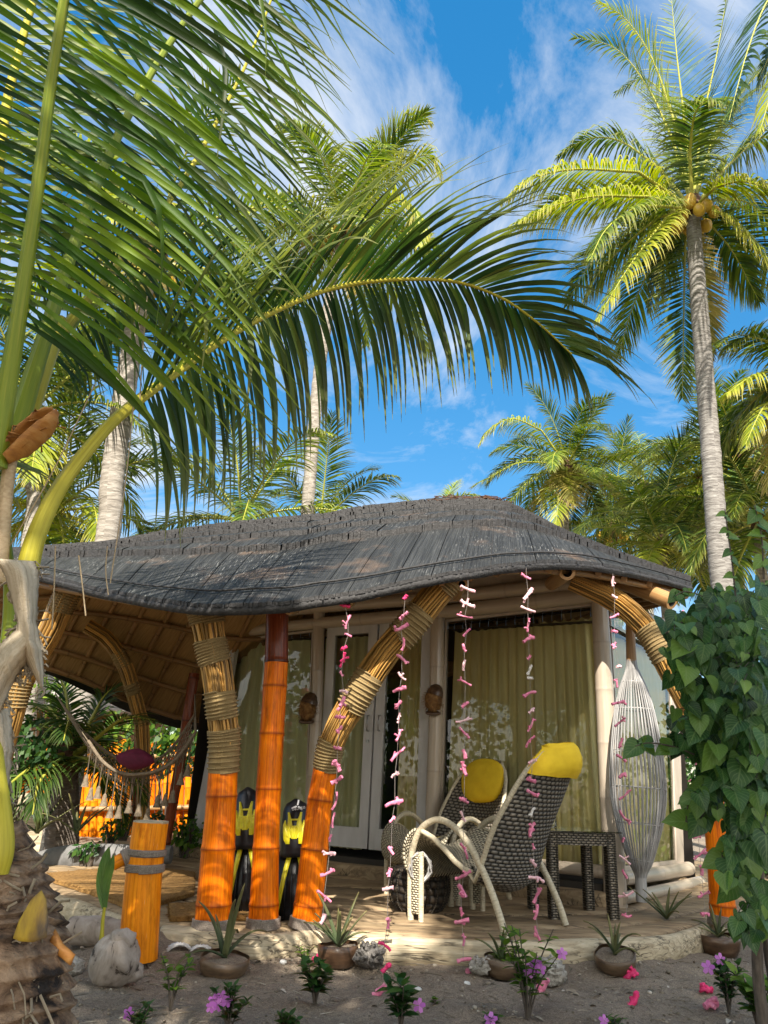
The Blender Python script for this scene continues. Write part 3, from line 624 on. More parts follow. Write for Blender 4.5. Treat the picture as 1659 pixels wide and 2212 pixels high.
fs = [(j * nu1 + i, j * nu1 + i + 1, (j + 1) * nu1 + i + 1, (j + 1) * nu1 + i) for j in range(NVv) for i in range(NU)]
fs += [tuple(k + n for k in f[::-1]) for f in fs]
bd = [i for i in range(NU)]
fs += [(i + n, i + 1 + n, i + 1, i) for i in range(NU)] + [(NVv * nu1 + i, NVv * nu1 + i + 1, NVv * nu1 + i + 1 + n, NVv * nu1 + i + n) for i in range(NU)]
fs += [(j * nu1, (j + 1) * nu1, (j + 1) * nu1 + n, j * nu1 + n) for j in range(NVv)] + [(j * nu1 + NU + n, (j + 1) * nu1 + NU + n, (j + 1) * nu1 + NU, j * nu1 + NU) for j in range(NVv)]
mb.add(vs, fs, uv, .4); roof = obj('roof', mb, K['black_edge'], hut)
# courses of split bamboo slats
def course(v0, v1, nsl, lift, m):
    mb = MB(); step = 6; w = 0; rn0 = .5; l0 = lift
    for k in range(nsl):
        if w <= 0: w = rg.randrange(8, 26); rn0 = uni(.15, .85); l0 = lift * uni(.92, 1.1); gap = .8
        else: gap = uni(.0, .05)
        w -= 1; u0 = (k + gap * .5) / nsl; u1 = (k + 1) / nsl; rn = min(1, max(0, rn0 + uni(-.3, .3))); l = l0 * uni(.97, 1.03); big = v0 > .02
        va = v0 - (uni(0, .012) if rg.random() < .9 else uni(0, .03)) * (1 if big else .3) - (.05 * abs(fbm(V((u0 * 9, v0 * 9, 4)))) if big else 0); vs = []; uv = []; c0 = uni(0, 9)
        for j in range(step + 1):
            q = j / step; vv = lerp(va, v1, q); h = lerp(l, .012, q)
            for uu in (u0, u1): vs.append(S(min(1, uu), max(-.03, vv), h)); uv.append((uu * 7 + c0, vv * 2.6 + c0))
        e = [vs[0] - V((0, 0, l * .9)), vs[1] - V((0, 0, l * .9))]; vs += e; uv += uv[:2]; b = 2 * (step + 1)
        mb.add(vs, [(2 * j, 2 * j + 1, 2 * j + 3, 2 * j + 2) for j in range(step)], uv, rn); mb.add([q.copy() for q in (vs[b], vs[b + 1], vs[1], vs[0])], [(0, 1, 2, 3)], None, rn, 0.0, 1)
    obj('shingle_course', mb, [m, K['black_edge']], roof, smooth=False)
vb = [.0, .43, .57, .70, .80, .885, .95, 1.02]
for a, b, nn, m in zip(vb, vb[1:], (330, 260, 250, 240, 230, 230, 220), ('shingle', 'shingle', 'shingle', 'shingle', 'shingle_brown', 'shingle', 'shingle_brown')):
    course(a, min(1.03, b + .05), nn, .07 if a > 0 else .026, K[m])
# binding line and thick rim along the eave, fibre litter on the crest
mb = MB(); tube(mb, [S(i / 120, .055, .045) for i in range(121)], .008, 5); obj('eave_binding', mb, K['black_edge'], roof)
mb = MB(); tube(mb, [S(i / 160, .012, -.022 + .006 * fbm(V((i * .7, 0, 0)))) for i in range(161)], [.02 + .008 * fbm(V((i * .4, 3, 0))) for i in range(161)], 7); obj('eave_rim', mb, K['black_edge'], roof)
mb = MB()
for k in range(120):
    u = uni(.56, .72); p = S(u, uni(.9, 1.03), .05); q = p + V((uni(-.14, .14), uni(-.05, .05), uni(-.01, .03)))
    tube(mb, [p, p.lerp(q, .5) + V((0, 0, .012)), q], .0045, 4, uni(0, 1), cap=False)
obj('fibre_litter', mb, K['fibre_red'], roof)
# ceiling: mats carried by bamboo rafters
mb = MB(); vs = []; uv = []
for j in range(25):
    for i in range(nu1): vs.append(S(i / NU, .04 + 1.92 * j / 24, -.062)); uv.append((i / NU * 7, j / 24 * 5))
mb.add(vs, [(j * nu1 + i, (j + 1) * nu1 + i, (j + 1) * nu1 + i + 1, j * nu1 + i + 1) for j in range(24) for i in range(NU)], uv)
ceil = obj('ceiling', mb, K['mat_ceiling'], hut)
for k in range(26):
    mb = MB(); u = .02 + .96 * k / 25
    culm(mb, [(*S(min(.99, max(.008, u + .012 * (q - 4))), .05 + 1.9 * q / 8, -.085), .026) for q in range(9)], .4, 7, n=16, rn=uni(0, .5)); obj('rafter', mb, K['bamboo'], ceil)
for v in (.1, .3, .5, .7, .9, 1.1, 1.25, 1.4, 1.55, 1.7, 1.82, 1.93):
    mb = MB(); culm(mb, [(*S(.01 + .98 * q / 30, v, -.12), .028) for q in range(31)], .5, 7, n=62, rn=uni(0, .5)); obj('purlin', mb, K['bamboo'], ceil)

# front posts: stained culm below, sheaf of reeds above
def pxpath(pts, Y, dY=0.0):
    out = []; n = len(pts)
    for i, (u, v, h) in enumerate(pts):
        p = W(u, v, Y + dY * i / (n - 1)); out.append((*p, pr(p, h)))
    return out
def full_post(base_uv, lo, hi, wraps_, dY=0.0, m='orange', reeds=40, nodes=.31, foot=True):
    Y = H(*base_uv, DZ).y; po = pxpath(lo, Y)
    mb = MB(); culm(mb, po, nodes, 22, 1.05, n=30); o = obj('post', mb, K[m], hut)
    if foot:
        mb = MB(); wrap(mb, [(a, b, c, d) for a, b, c, d in sub(po, 0, .16, 5)], .02, 1, .0055, 15, 1.06, 5, 20); obj('rope_wrap', mb, K['rope_grey'], o)
    if hi:
        ph = pxpath(hi, Y, dY); mb = MB(); bundle(mb, ph, reeds); obj('reed_bundle', mb, K['reed'], o)
        for a, b, t in wraps_:
            mb = MB(); wrap(mb, ph, a, b, .006, t, 1.07); obj('rope_wrap', mb, K['rope'], o)
    return o
p1lo = [(458, 2004, 38.5), (461, 1965, 37.5), (470, 1850, 36), (476.5, 1755, 33), (482.5, 1655, 31)]
p1hi = [(482.5, 1668, 30.5), (485, 1590, 31.5), (481, 1555, 30.5), (476, 1510, 31), (469, 1450, 31.5), (457, 1400, 31.5), (449, 1350, 33), (440, 1296, 36)]
full_post((458, 2003), p1lo, p1hi, [(.0, .2, 10), (.3, .47, 7), (.62, .76, 8), (.86, .97, 7)], -.15)
p2 = [(568, 2004, 33), (570, 1965, 31.5), (574, 1850, 28.5), (579, 1733, 27), (583, 1660, 26.5), (587, 1590, 26), (594, 1480, 25.3), (597, 1432, 25)]
Y2 = H(568, 2003, DZ).y; po = pxpath(p2, Y2); mb = MB(); culm(mb, po, .31, 22, 1.05, n=34); o2 = obj('post', mb, K['orange'], hut)
mb = MB(); wrap(mb, sub(po, 0, .1, 5), .02, 1, .0055, 15, 1.06, 5, 20); obj('rope_wrap', mb, K['rope_grey'], o2)
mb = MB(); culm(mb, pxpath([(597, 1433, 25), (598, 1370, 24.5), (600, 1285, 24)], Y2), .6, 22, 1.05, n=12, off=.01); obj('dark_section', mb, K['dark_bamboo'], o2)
p3lo = [(659, 2004, 33), (665, 1965, 31), (678, 1850, 29.5), (691, 1735, 27), (705, 1650, 26)]
p3hi = [(704, 1662, 25.5), (714, 1612, 26.5), (738, 1560, 28.5), (774, 1500, 30), (828, 1415, 30), (881, 1358, 31), (931, 1296, 30), (972, 1250, 28)]
full_post((659, 2003), p3lo, p3hi, [(.0, .17, 9), (.36, .5, 9), (.66, .8, 8), (.93, 1, 4)], -.22)
prlo = [(1562, 1999, 28), (1561, 1960, 26.5), (1552, 1850, 24), (1541, 1740, 22), (1530, 1650, 21)]
prhi = [(1531, 1660, 20.5), (1512, 1590, 21), (1490, 1535, 22), (1455, 1465, 24), (1420, 1395, 25), (1385, 1345, 25), (1320, 1292, 24), (1235, 1252, 22)]
full_post((1562, 1999), prlo, prhi, [(0, .12, 7), (.5, .68, 10)], .25)
# sheaves under the far left wing
def sheaf(pts, Y, dY, wraps_, n=22):
    ph = pxpath(pts, Y, dY); mb = MB(); bundle(mb, ph, n); o = obj('reed_post', mb, K['reed'], hut)
    for a, b, t in wraps_:
        mb = MB(); wrap(mb, ph, a, b, .006, t, 1.06); obj('rope_wrap', mb, K['rope'], o)
sheaf([(-25, 1790, 20), (0, 1650, 21), (26, 1553, 22), (50, 1463, 23), (108, 1369, 24), (132, 1310, 25), (156, 1262, 26)], 6.1, -.2, [(.38, .5, 8), (.8, .97, 9)])
sheaf([(306, 1840, 13), (309, 1700, 13.5), (307, 1573, 14), (297, 1530, 14), (283, 1480, 14.5), (267, 1433, 15), (233, 1382, 15), (187, 1352, 15)], 8.1, -.6, [(.3, .34, 3), (.52, .58, 4), (.7, .78, 6)])
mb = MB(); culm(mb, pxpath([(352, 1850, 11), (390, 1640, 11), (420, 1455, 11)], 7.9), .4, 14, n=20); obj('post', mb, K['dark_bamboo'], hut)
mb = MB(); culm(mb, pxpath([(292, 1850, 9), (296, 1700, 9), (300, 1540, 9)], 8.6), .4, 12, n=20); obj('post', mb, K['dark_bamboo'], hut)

# round beams that poke out under the eave, open at the end
def pipe_end(p, q, r, m='bamboo'):
    P = [p.lerp(q, t) for t in (0, .02, .3, .6, 1)]; mb = MB(); tube(mb, P, r, 20, .6, cap=False)
    T, N, B = frames(P)[0]
    ring = lambda rr, d: [p + T * d + (N * math.cos(2 * PI * k / 20) + B * math.sin(2 * PI * k / 20)) * rr for k in range(20)]
    a, b, c = ring(r, 0), ring(r * .62, 0), ring(r * .55, .16)
    mb.add(a + b, [(k, (k + 1) % 20, (k + 1) % 20 + 20, k + 20) for k in range(20)], rn=.9)
    o = obj('beam', mb, K[m], hut)
    mb = MB(); mb.add(b + c, [(k, (k + 1) % 20, (k + 1) % 20 + 20, k + 20) for k in range(20)] + [tuple(range(20, 40))]); obj('hollow', mb, K['deep_black'], o)
pipe_end(W(1225, 1236, 5.2), W(1190, 1262, 6.4), .058)
pipe_end(W(998, 1262, 4.7), W(985, 1290, 6.3), .036)
pipe_end(W(1452, 1300, 5.95), W(1270, 1228, 6.6), .068)
pipe_end(W(750, 1304, 4.62), W(760, 1300, 6.2), .034)
pipe_end(W(186, 1270, 5.7), W(260, 1290, 7.0), .034)
pipe_end(W(624, 1318, 4.75), W(640, 1318, 6.2), .03)

# wall: painted bamboo logs, posts, panes, curtained behind
def log_line(pts, name, m='paint_pole', off=.03, nodes=.55, pl=wp):
    q = [(*pl(u, v, off), pr(pl(u, v, off), h)) for u, v, h in pts]
    mb = MB(); culm(mb, q, nodes, 18, 1.03, n=30, rn=uni(.3, .7)); return obj(name, mb, K[m], hut)
log_line([(480, 1369, 11), (690, 1346, 12), (960, 1322, 14.5), (1290, 1284, 18)], 'wall_beam')
log_line([(478, 1337, 11), (686, 1313, 12), (960, 1290, 14), (1290, 1254, 17)], 'wall_beam', off=.05)
log_line([(690, 1320, 12.5), (683, 1560, 13), (668, 1840, 14)], 'wall_post', off=.02, nodes=.5)
log_line([(946, 1312, 15), (941, 1560, 15.5), (932, 1860, 17)], 'wall_post', off=.02, nodes=.45)
log_line([(1293, 1262, 17), (1306, 1500, 19.5), (1331, 1961, 25)], 'wall_post', off=0, nodes=.42)
log_line([(1120, 1864, 12), (1330, 1886, 14)], 'sill_log', off=-.02)
log_line([(425, 1815, 9), (700, 1838, 10)], 'sill_log', off=-.02)
def q4(c, s, t): return c[3].lerp(c[2], s).lerp(c[0].lerp(c[1], s), t)
def quad(c, s0, s1, t0, t1): return [q4(c, s0, t0), q4(c, s1, t0), q4(c, s1, t1), q4(c, s0, t1)]
def bars(c, n, sl, sr, rb, rt, th=.045):
    mb = MB()
    for s0, s1, t0, t1 in ((0, sl, 0, 1), (1 - sr, 1, 0, 1), (sl, 1 - sr, 0, rb), (sl, 1 - sr, 1 - rt, 1)):
        if s1 > s0 and t1 > t0: mb.quadbox(*quad(c, s0, s1, t0, t1), n, th)
    return mb
def pane(c, n, parent, s=(0, 1), t=(0, 1), name='pane'):
    mb = MB(); q = quad(c, s[0], s[1], t[0], t[1]); mb.add(q, [(0, 1, 2, 3)]); return obj(name, mb, K['glass'], parent, smooth=False)
def corners(px, pl=wp, off=0.0): return [pl(u, v, off) for u, v in px]     # TL TR BR BL
for px, hx in (([(707, 1357), (816, 1348), (792, 1834), (684, 1824)], 'R'), ([(820, 1347), (932, 1338), (918, 1846), (796, 1835)], 'L')):
    c = corners(px); d = obj('door', bars(c, WN, .17, .17, .085, .04), K['door'], hut, smooth=False)
    cg = [p - WN * .02 for p in c]; pane(cg, WN, d, (.17, .83), (.085, .96))
    s = .92 if hx == 'R' else .1
    mb = MB(); a, b = q4(c, s, .50), q4(c, s, .57); tube(mb, [a, a + WN * .03, b + WN * .03, b], .006, 6); obj('handle', mb, K['metal'], d)
    if hx == 'R':
        mb = MB(); p = q4(c, s, .455); tube(mb, [p, p + WN * .012], .016, 12); obj('lock', mb, K['metal'], d)
c = corners([(694, 1350), (944, 1328), (930, 1350), (700, 1358)])
mb = MB(); mb.quadbox(wp(694, 1359, -.01), wp(942, 1340, -.01), wp(942, 1328, -.01), wp(694, 1347, -.01), WN, .06); obj('door_head', mb, K['paint'], hut, smooth=False)
def window(px, pl, n, off=-.02, bar=(.012, .012, .012, .012)):
    c = corners(px, pl, off); w = obj('window', bars(c, n, *bar, .04), K['paint'], hut, smooth=False)
    pane([p - n * .015 for p in c], n, w, (bar[0], 1 - bar[1]), (bar[2], 1 - bar[3])); return c
W1 = window([(497, 1382), (676, 1360), (658, 1822), (428, 1806)], wp, WN)
W2 = window([(962, 1338), (1286, 1302), (1316, 1880), (948, 1852)], wp, WN)
W3 = window([(1318, 1316), (1462, 1352), (1478, 1868), (1350, 1884)], rp, RN, -.02, (.01, .14, .02, .02))
log_line([(1345, 1940, 12.5), (1430, 1924, 12.5), (1514, 1906, 12.5)], 'sill_log', off=.07, pl=rp, nodes=.9)
log_line([(1345, 1898, 14), (1420, 1888, 14), (1488, 1876, 13.5)], 'sill_log', off=.02, pl=rp, nodes=.9)
log_line([(1300, 1300, 14), (1380, 1328, 13), (1480, 1368, 12)], 'wall_beam', off=.02, pl=rp)
mb = MB(); mb.quadbox(wp(414, 1806, .05), wp(440, 1808, .05), wp(512, 1380, .05), wp(494, 1380, .05), WN, .06); obj('corner_board', mb, K['door'], hut, smooth=False)
# step beam, floor, dark room behind the curtains
def along(a, off): return A0 + WD * a + WN * off
LW = (B0 - A0).length
mb = MB(); n_ = 40
prof = [(.12, DZ - .01), (.13, DZ + .05), (.12, DZ + .09), (-.1, DZ + .092)]
vs = [along(-.35 + (LW + .3) * i / n_, o + .006 * fbm(V((i * .5, z * 30, 0)))) + V((0, 0, z + .004 * fbm(V((i * .3, o, 5))))) for i in range(n_ + 1) for o, z in prof]
mb.add(vs, [(i * 4 + k, (i + 1) * 4 + k, (i + 1) * 4 + k + 1, i * 4 + k + 1) for i in range(n_) for k in range(3)] + [(0, 1, 2, 3), tuple(n_ * 4 + k for k in (3, 2, 1, 0))]); obj('step_beam', mb, K['deck'], hut)
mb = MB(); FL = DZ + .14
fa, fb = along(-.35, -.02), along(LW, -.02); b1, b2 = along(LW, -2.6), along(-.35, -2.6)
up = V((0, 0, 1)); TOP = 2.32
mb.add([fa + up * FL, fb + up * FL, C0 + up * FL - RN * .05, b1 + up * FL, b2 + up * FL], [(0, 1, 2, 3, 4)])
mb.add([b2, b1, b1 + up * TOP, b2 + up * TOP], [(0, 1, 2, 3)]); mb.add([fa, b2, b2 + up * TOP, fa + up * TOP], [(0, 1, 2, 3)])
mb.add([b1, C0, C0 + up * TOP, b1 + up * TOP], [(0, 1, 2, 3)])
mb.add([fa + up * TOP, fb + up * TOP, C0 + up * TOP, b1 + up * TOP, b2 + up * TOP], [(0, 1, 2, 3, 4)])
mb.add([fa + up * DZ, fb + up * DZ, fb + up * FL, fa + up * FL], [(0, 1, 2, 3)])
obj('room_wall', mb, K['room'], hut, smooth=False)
mb = MB(); e0, e1 = wp(480, 1330, .0), wp(1290, 1246, 0)
mb.quadbox(wp(470, 1330, 0), wp(1292, 1244, 0), wp(1292, 1190, 0), wp(470, 1290, 0), WN, .03); obj('gable_panel', mb, K['paint'], hut, smooth=False)

# curtains hang from black rods inside the glass
def curtain(px, pl, n, off, m, label, pleats, rod=True, amp=.028):
    c = corners(px, pl, off); mb = MB(); nx_, ny_ = pleats * 8, 10; vs = []; uv = []
    w = (c[1] - c[0]).length
    for j in range(ny_ + 1):
        for i in range(nx_ + 1):
            s = i / nx_; t = 1 - j / ny_; e = fbm(V((s * 6, t * .6, off * 9 + len(label)))); ph = s * pleats * 2 * PI + 1.3 * e
            a = amp * (.45 + .55 * (j / ny_) ** .5) * (math.sin(ph) + .35 * math.sin(2.1 * ph + 1) + .8 * e); p = q4(c, s, t) + n * a + V((0, 0, .012 * math.cos(ph) if j == 0 else 0))
            vs.append(p); uv.append((s * w, t))
    mb.add(vs, [(j * (nx_ + 1) + i, (j + 1) * (nx_ + 1) + i, (j + 1) * (nx_ + 1) + i + 1, j * (nx_ + 1) + i + 1) for j in range(ny_) for i in range(nx_)], uv)
    o = tag(obj('curtain', mb, K[m]), label, 'curtain')
    if rod:
        upv = V((0, 0, .075)); mb = MB(); P = [q4(c, s, 1) + upv for s in (-.08, .5, 1.05)]; tube(mb, P, .012, 8); obj('curtain_rod', mb, K['deep_black'], hut)
        for i in range(pleats + 1):
            mb = MB(); q = q4(c, i / pleats, 1); tube(mb, [q + n * .03, q + upv * .6 + n * .035, q + upv * 1.2 + n * .01], .0035, 5); obj('hook', mb, K['metal'], o)
curtain([(508, 1394), (672, 1377), (655, 1825), (450, 1812)], wp, WN, -.13, 'curtain_pale', 'sage green curtain behind the left window, beside the door', 9)
curtain([(706, 1366), (803, 1357), (780, 1836), (690, 1826)], wp, WN, -.13, 'curtain_pale', 'narrow sage curtain behind the closed left door leaf', 6, False)
curtain([(870, 1352), (926, 1346), (914, 1846), (855, 1840)], wp, WN, -.13, 'curtain', 'narrow olive curtain drawn aside behind the right door leaf', 4, False)
curtain([(984, 1366), (1278, 1334), (1312, 1886), (966, 1856)], wp, WN, -.13, 'curtain', 'wide olive gold pleated curtain behind the large window', 15)
curtain([(1316, 1350), (1440, 1384), (1452, 1880), (1340, 1890)], rp, RN, -.12, 'curtain', 'olive curtain behind the corner window beside the fish trap', 7, False)
# ------------------------------------------------------------------ things on the deck
def coords(o): return o
# coir mats
def coir(name, px, label, th=.028):
    P = [H(u, v, DZ + .004) for u, v in px]; c = sum(P, V((0, 0, 0))) / len(P); mb = MB(); n = len(P)
    D = []
    for a, b in zip(P, P[1:] + P[:1]):
        for k in range(10): q = a.lerp(b, k / 10); D.append(q + V((uni(-.006, .006), uni(-.006, .006), 0)))
    m = len(D); z = V((0, 0, 1)); rings = [D, [p + z * th * .8 for p in D]] + [[c + (p - c) * s + z * (th + .003 * fbm(p * 20)) for p in D] for s in (.985, .8, .5, .2)]
    vs = [p for r_ in rings for p in r_] + [c + z * th]
    mb.add(vs, [(j * m + k, j * m + (k + 1) % m, (j + 1) * m + (k + 1) % m, (j + 1) * m + k) for j in range(5) for k in range(m)] + [(5 * m + k, 5 * m + (k + 1) % m, 6 * m) for k in range(m)])
    for k in range(900):
        p = D[rg.randrange(m)]; q = c + (p - c) * (1 if rg.random() < .5 else uni(.1, 1)) ; q = q + z * th * .9; e = V((uni(-.02, .02), uni(-.02, .01), uni(-.012, .012))); tube(mb, [q, q + e], .0012, 3, cap=False)
    return tag(obj(name, mb, K['mat']), label, 'doormat')
coir('coir_mat', [(104, 1893), (300, 1876), (420, 1890), (420, 1935), (330, 1960), (285, 1968), (200, 1935), (116, 1908)], 'large brown coir mat spread on the deck left of the posts')
coir('coir_mat', [(362, 1962), (548, 1950), (548, 1988), (366, 1991)], 'small golden coir mat behind the feet of the two left posts')

# cane chairs
def sheet(mb, G, uvf, rn=.5, mi=0):
    nj = len(G); ni = len(G[0]); vs = [p for r_ in G for p in r_]; uv = [uvf(j, i) for j in range(nj) for i in range(ni)]
    mb.add(vs, [(j * ni + i, j * ni + i + 1, (j + 1) * ni + i + 1, (j + 1) * ni + i) for j in range(nj - 1) for i in range(ni - 1)], uv, rn, 0.0, mi)
PROF = [(.33, .24), (.385, .29), (.405, .355), (.37, .405), (.28, .42), (.12, .37), (-.04, .255), (-.17, .205), (-.275, .245), (-.335, .37), (-.405, .55), (-.505, .73), (-.61, .91), (-.675, 1.02)]
def chair(label, c, f, sc_=1.0):
    root = thing('cane_chair', label, 'chair', c, 'cane chairs on the deck', math.atan2(f[1], f[0])); root.scale = (sc_,) * 3
    Q = cat_rom(PROF, 49); m = 17
    def pt(j, t):
        x, z = Q[j]; s = j / 48; a = Q[max(0, j - 1)]; b = Q[min(48, j + 1)]; d = V((b[0] - a[0], 0, b[1] - a[1])).normalized(); nn = V((-d.z, 0, d.x)) * -1
        nn = V((d.z, 0, -d.x)); nn = nn if (nn.z > 0 or nn.x > 0) and s > .25 else V((d.z, 0, -d.x))
        hw = .325 + .03 * math.sin(PI * min(1, s * 1.2)) - (.0 if s < .78 else .16 * ((s - .78) / .22) ** 2)
        lift = .13 * abs(t) ** 2.2 * (min(1, max(0, (s - .1) / .2)))
        k = V((lift * (.9 if s > .55 else .1), 0, lift * (.9 if s < .62 else .15)))
        return V((x, t * hw, z + (.045 * (1 - t * t) * max(0, (s - .85) / .15) ** 2))) + k
    for nm, j0, j1, mt in (('seat', 0, 27, 'wicker_pale'), ('backrest', 27, 48, 'wicker_dark')):
        mb = MB(); G = [[pt(j, lerp(-1, 1, i / (m - 1))) for i in range(m)] for j in range(j0, j1 + 1)]
        sheet(mb, G, lambda j, i: (j * .034, i * .036) if nm == 'seat' else (i * .036, j * .034)); o = obj(nm, mb, K[mt], root, inv=False)
        md = o.modifiers.new('thick', 'SOLIDIFY'); md.thickness = .022; md.offset = 0
    for sd in (-1, 1):
        mb = MB(); P = [pt(j, sd) for j in range(16, 49, 2)]; tube(mb, P, .017, 10); obj('edge_binding', mb, K['cane'], root, inv=False)
        mb = MB(); y = .345 * sd; P = path([V((.33, y, 0)), V((.34, y, .2)), V((.335, y, .38)), V((.27, y, .53)), V((.14, y, .605)), V((.0, y, .575)), V((-.13, y, .47)), V((-.25, y, .30)), V((-.34, y * 1.02, .13)), V((-.39, y * 1.03, 0))], 50)
        tube(mb, P, .021, 12); obj('arm', mb, K['cane'], root, inv=False)
        mb = MB(); tube(mb, path([V((.245, y, 0)), V((.25, y, .2)), V((.262, y * .98, .40))], 12), .018, 10); obj('front_leg', mb, K['cane'], root, inv=False)
        mb = MB(); G = [[V((lerp(.255, .325, i / 3), y, z)) for i in range(4)] for z in [.02 * k for k in range(2, 20)]]; sheet(mb, G, lambda j, i: (i * .024, j * .02)); o = obj('leg_panel', mb, K['wicker_pale'], root, inv=False); md = o.modifiers.new('thick', 'SOLIDIFY'); md.thickness = .012
    mb = MB(); P = [pt(48, t / 8) for t in range(-8, 9)]; tube(mb, P, .017, 10); obj('top_rail', mb, K['cane'], root, inv=False)
    return root, pt
def c2w(root, p): return world_of(root) @ Matrix.Diagonal((1, 1, 1, 1)) @ p
CH1, cpt = chair('cane armchair with arched pale arms in front, seen from behind its woven back', (.76, 5.36, DZ), (-.74, .67))
CH2, _ = chair('dark cane armchair against the window, facing left with a round headrest', (.60, 6.36, DZ), (-.72, -.69), .95)
def cap(root, label, j0=36):
    """cloth headrest pulled over the top of the chair back"""
    mb = MB(); nt = 22; rows = []
    for j in range(j0, 50):
        jj = min(48, j); row = []
        for k in range(nt):
            a = 2 * PI * k / nt; t = math.cos(a) * 1.06; p = cpt(jj, max(-1.0, min(1, t))); q = (j - j0) / (49 - j0)
            th = .06 * math.sin(a) * (1 - q ** 4) * (.55 + .6 * math.sin(PI * min(1, .2 + q * .8)))
            e = V((1, 0, .25)) * th + V((0, (t - max(-1, min(1, t))) * .25, 0)); e += V((0, 0, .045)) if j == 49 else V((0, 0, .022 * max(0, (jj - 45) / 3)))
            e += V((fbm(V((a * 2, j * .25, j0))), 0, fbm(V((a * 2, j * .25, 9 + j0))))) * .012
            row.append(world_of(root) @ (p + e))
        rows.append(row)
    vs = [p for r_ in rows for p in r_]; n = len(rows); c = sum(rows[-1], V((0, 0, 0))) / nt + V((0, 0, .012))
    mb.add(vs + [c], [(j * nt + k, j * nt + (k + 1) % nt, (j + 1) * nt + (k + 1) % nt, (j + 1) * nt + k) for j in range(n - 1) for k in range(nt)] + [((n - 1) * nt + k, (n - 1) * nt + (k + 1) % nt, n * nt) for k in range(nt)])
    tag(obj('headrest_cushion', mb, K['cushion']), label, 'cushion')
cap(CH1, 'mustard headrest cover pulled over the top of the front chair', 44)
def cushion(label, c, ax, nr, r, th, nm='cushion', m='cushion', sq=2.3, seam=True):
    ax = V(ax).normalized(); nr = V(nr).normalized(); up_ = nr.cross(ax); mb = MB(); vs = []; n = 32; st = 12
    for j in range(st + 1):
        f = lerp(-1, 1, j / st); rad = (1 - abs(f) ** 2.2) ** .5 if abs(f) < 1 else 0
        for k in range(n):
            a = 2 * PI * k / n; e = 1 / (abs(math.cos(a)) ** sq + abs(math.sin(a)) ** sq) ** (1 / sq); w = .03 * fbm(V((math.cos(a) * 2, math.sin(a) * 2, f * 1.5)))
            vs.append(V(c) + (ax * math.cos(a) * r[0] + up_ * math.sin(a) * r[1]) * e * max(.02, rad) * (1 + w) + nr * th * (f + w * .6 * (1 - abs(f))))
    mb.add(vs, [(j * n + k, j * n + (k + 1) % n, (j + 1) * n + (k + 1) % n, (j + 1) * n + k) for j in range(st) for k in range(n)])
    return tag(obj(nm, mb, K[m]), label, 'cushion')
cushion('round mustard cushion on the back of the chair by the window', world_of(CH2) @ V((-.50, .0, .90)), V((.69, -.72, 0)), V((-.72, -.69, .25)), (.23, .185), .06, 'headrest_cushion')
cushion('mustard seat cushion half hidden in the chair by the window', world_of(CH2) @ V((-.12, .0, .38)), (-.72, -.69, 0), (.1, .0, 1), (.2, .2), .06)
# side table with a sheet of glass
tb = thing('side_table', 'low woven side table with a glass top beside the front chair', 'table', (1.44, 5.80, DZ), None, .18)
for sx in (-1, 1):
    for sy in (-1, 1):
        mb = MB(); x, y = sx * .215, sy * .185
        G = [[V((x + a * .026, y + b * .026, z)) for a, b in ((-1, -1), (1, -1), (1, 1), (-1, 1), (-1, -1))] for z in [.02 * k for k in range(0, 28)]]; sheet(mb, G, lambda j, i: (i * .03, j * .02)); 
        for a, b in ((-1, -1), (1, -1), (1, 1), (-1, 1)): tube(mb, [V((x + a * .026, y + b * .026, 0)), V((x + a * .026, y + b * .026, .54))], .008, 6)
        obj('leg', mb, K['wicker_grey'], tb, inv=False)
mb = MB(); G = [[V((a * .245, b * .215, z)) for a, b in ((-1, -1), (1, -1), (1, 1), (-1, 1), (-1, -1))] for z in (.46, .48, .50, .52, .54)]; sheet(mb, G, lambda j, i: (i * .46, j * .02)); sheet(mb, [[V((-.245, -.215, .54)), V((.245, -.215, .54))], [V((-.245, .215, .54)), V((.245, .215, .54))]], lambda j, i: (i * .5, j * .43)); obj('apron', mb, K['wicker_grey'], tb, inv=False)
mb = MB(); mb.box((0, 0, .55), (.56, .50, .008)); obj('glass_top', mb, K['glass'], tb, smooth=False, inv=False)
bt = thing('water_bottle', 'small clear bottle with a dark cap standing on the glass table', 'bottle', (1.33, 5.86, DZ + .554)); 
mb = MB(); lathe(mb, [(.001, 0), (.034, .002), (.036, .02), (.036, .13), (.03, .155), (.014, .175), (.013, .195), (.001, .196)], (1.33, 5.86, DZ + .554), seg=16); obj('bottle_body', mb, K['glass'], bt)
mb = MB(); lathe(mb, [(.016, .19), (.017, .215), (.001, .216)], (1.33, 5.86, DZ + .554), seg=14); obj('cap', mb, K['black'], bt)
# dark basket stool with a coil of white cable on it
bk = thing('basket_stool', 'dark round woven basket under the front chair', 'basket', (.36, 5.72, DZ))
mb = MB(); lathe(mb, [(.15, 0), (.19, .05), (.21, .13), (.205, .2), (.18, .26), (.165, .265), (.0, .255)], (.36, 5.72, DZ), seg=30)
mb.uv = [(u * 1.2, v * .33) for u, v in mb.uv]; obj('basket', mb, K['basket'], bk)
for a in range(18):
    mb = MB(); an = 2 * PI * a / 18; tube(mb, [V((.36 + math.cos(an + .25 * z) * r, 5.72 + math.sin(an + .25 * z) * r, DZ + z)) for r, z in ((.156, 0), (.198, .05), (.217, .13), (.212, .2), (.186, .26))], .004, 5); obj('upright', mb, K['wicker_grey'], bk)
mb = MB(); o_ = W(908, 1875, 5.30)
P = [o_ + V((math.cos(a * .5) * (.065 + .012 * math.sin(a * 1.7)), .012 * math.sin(a * .9) + .003 * a / 6, math.sin(a * .5) * (.085 + .01 * math.cos(a * 1.3)))) for a in range(72)]; tube(mb, P, .006, 6, cap=True)
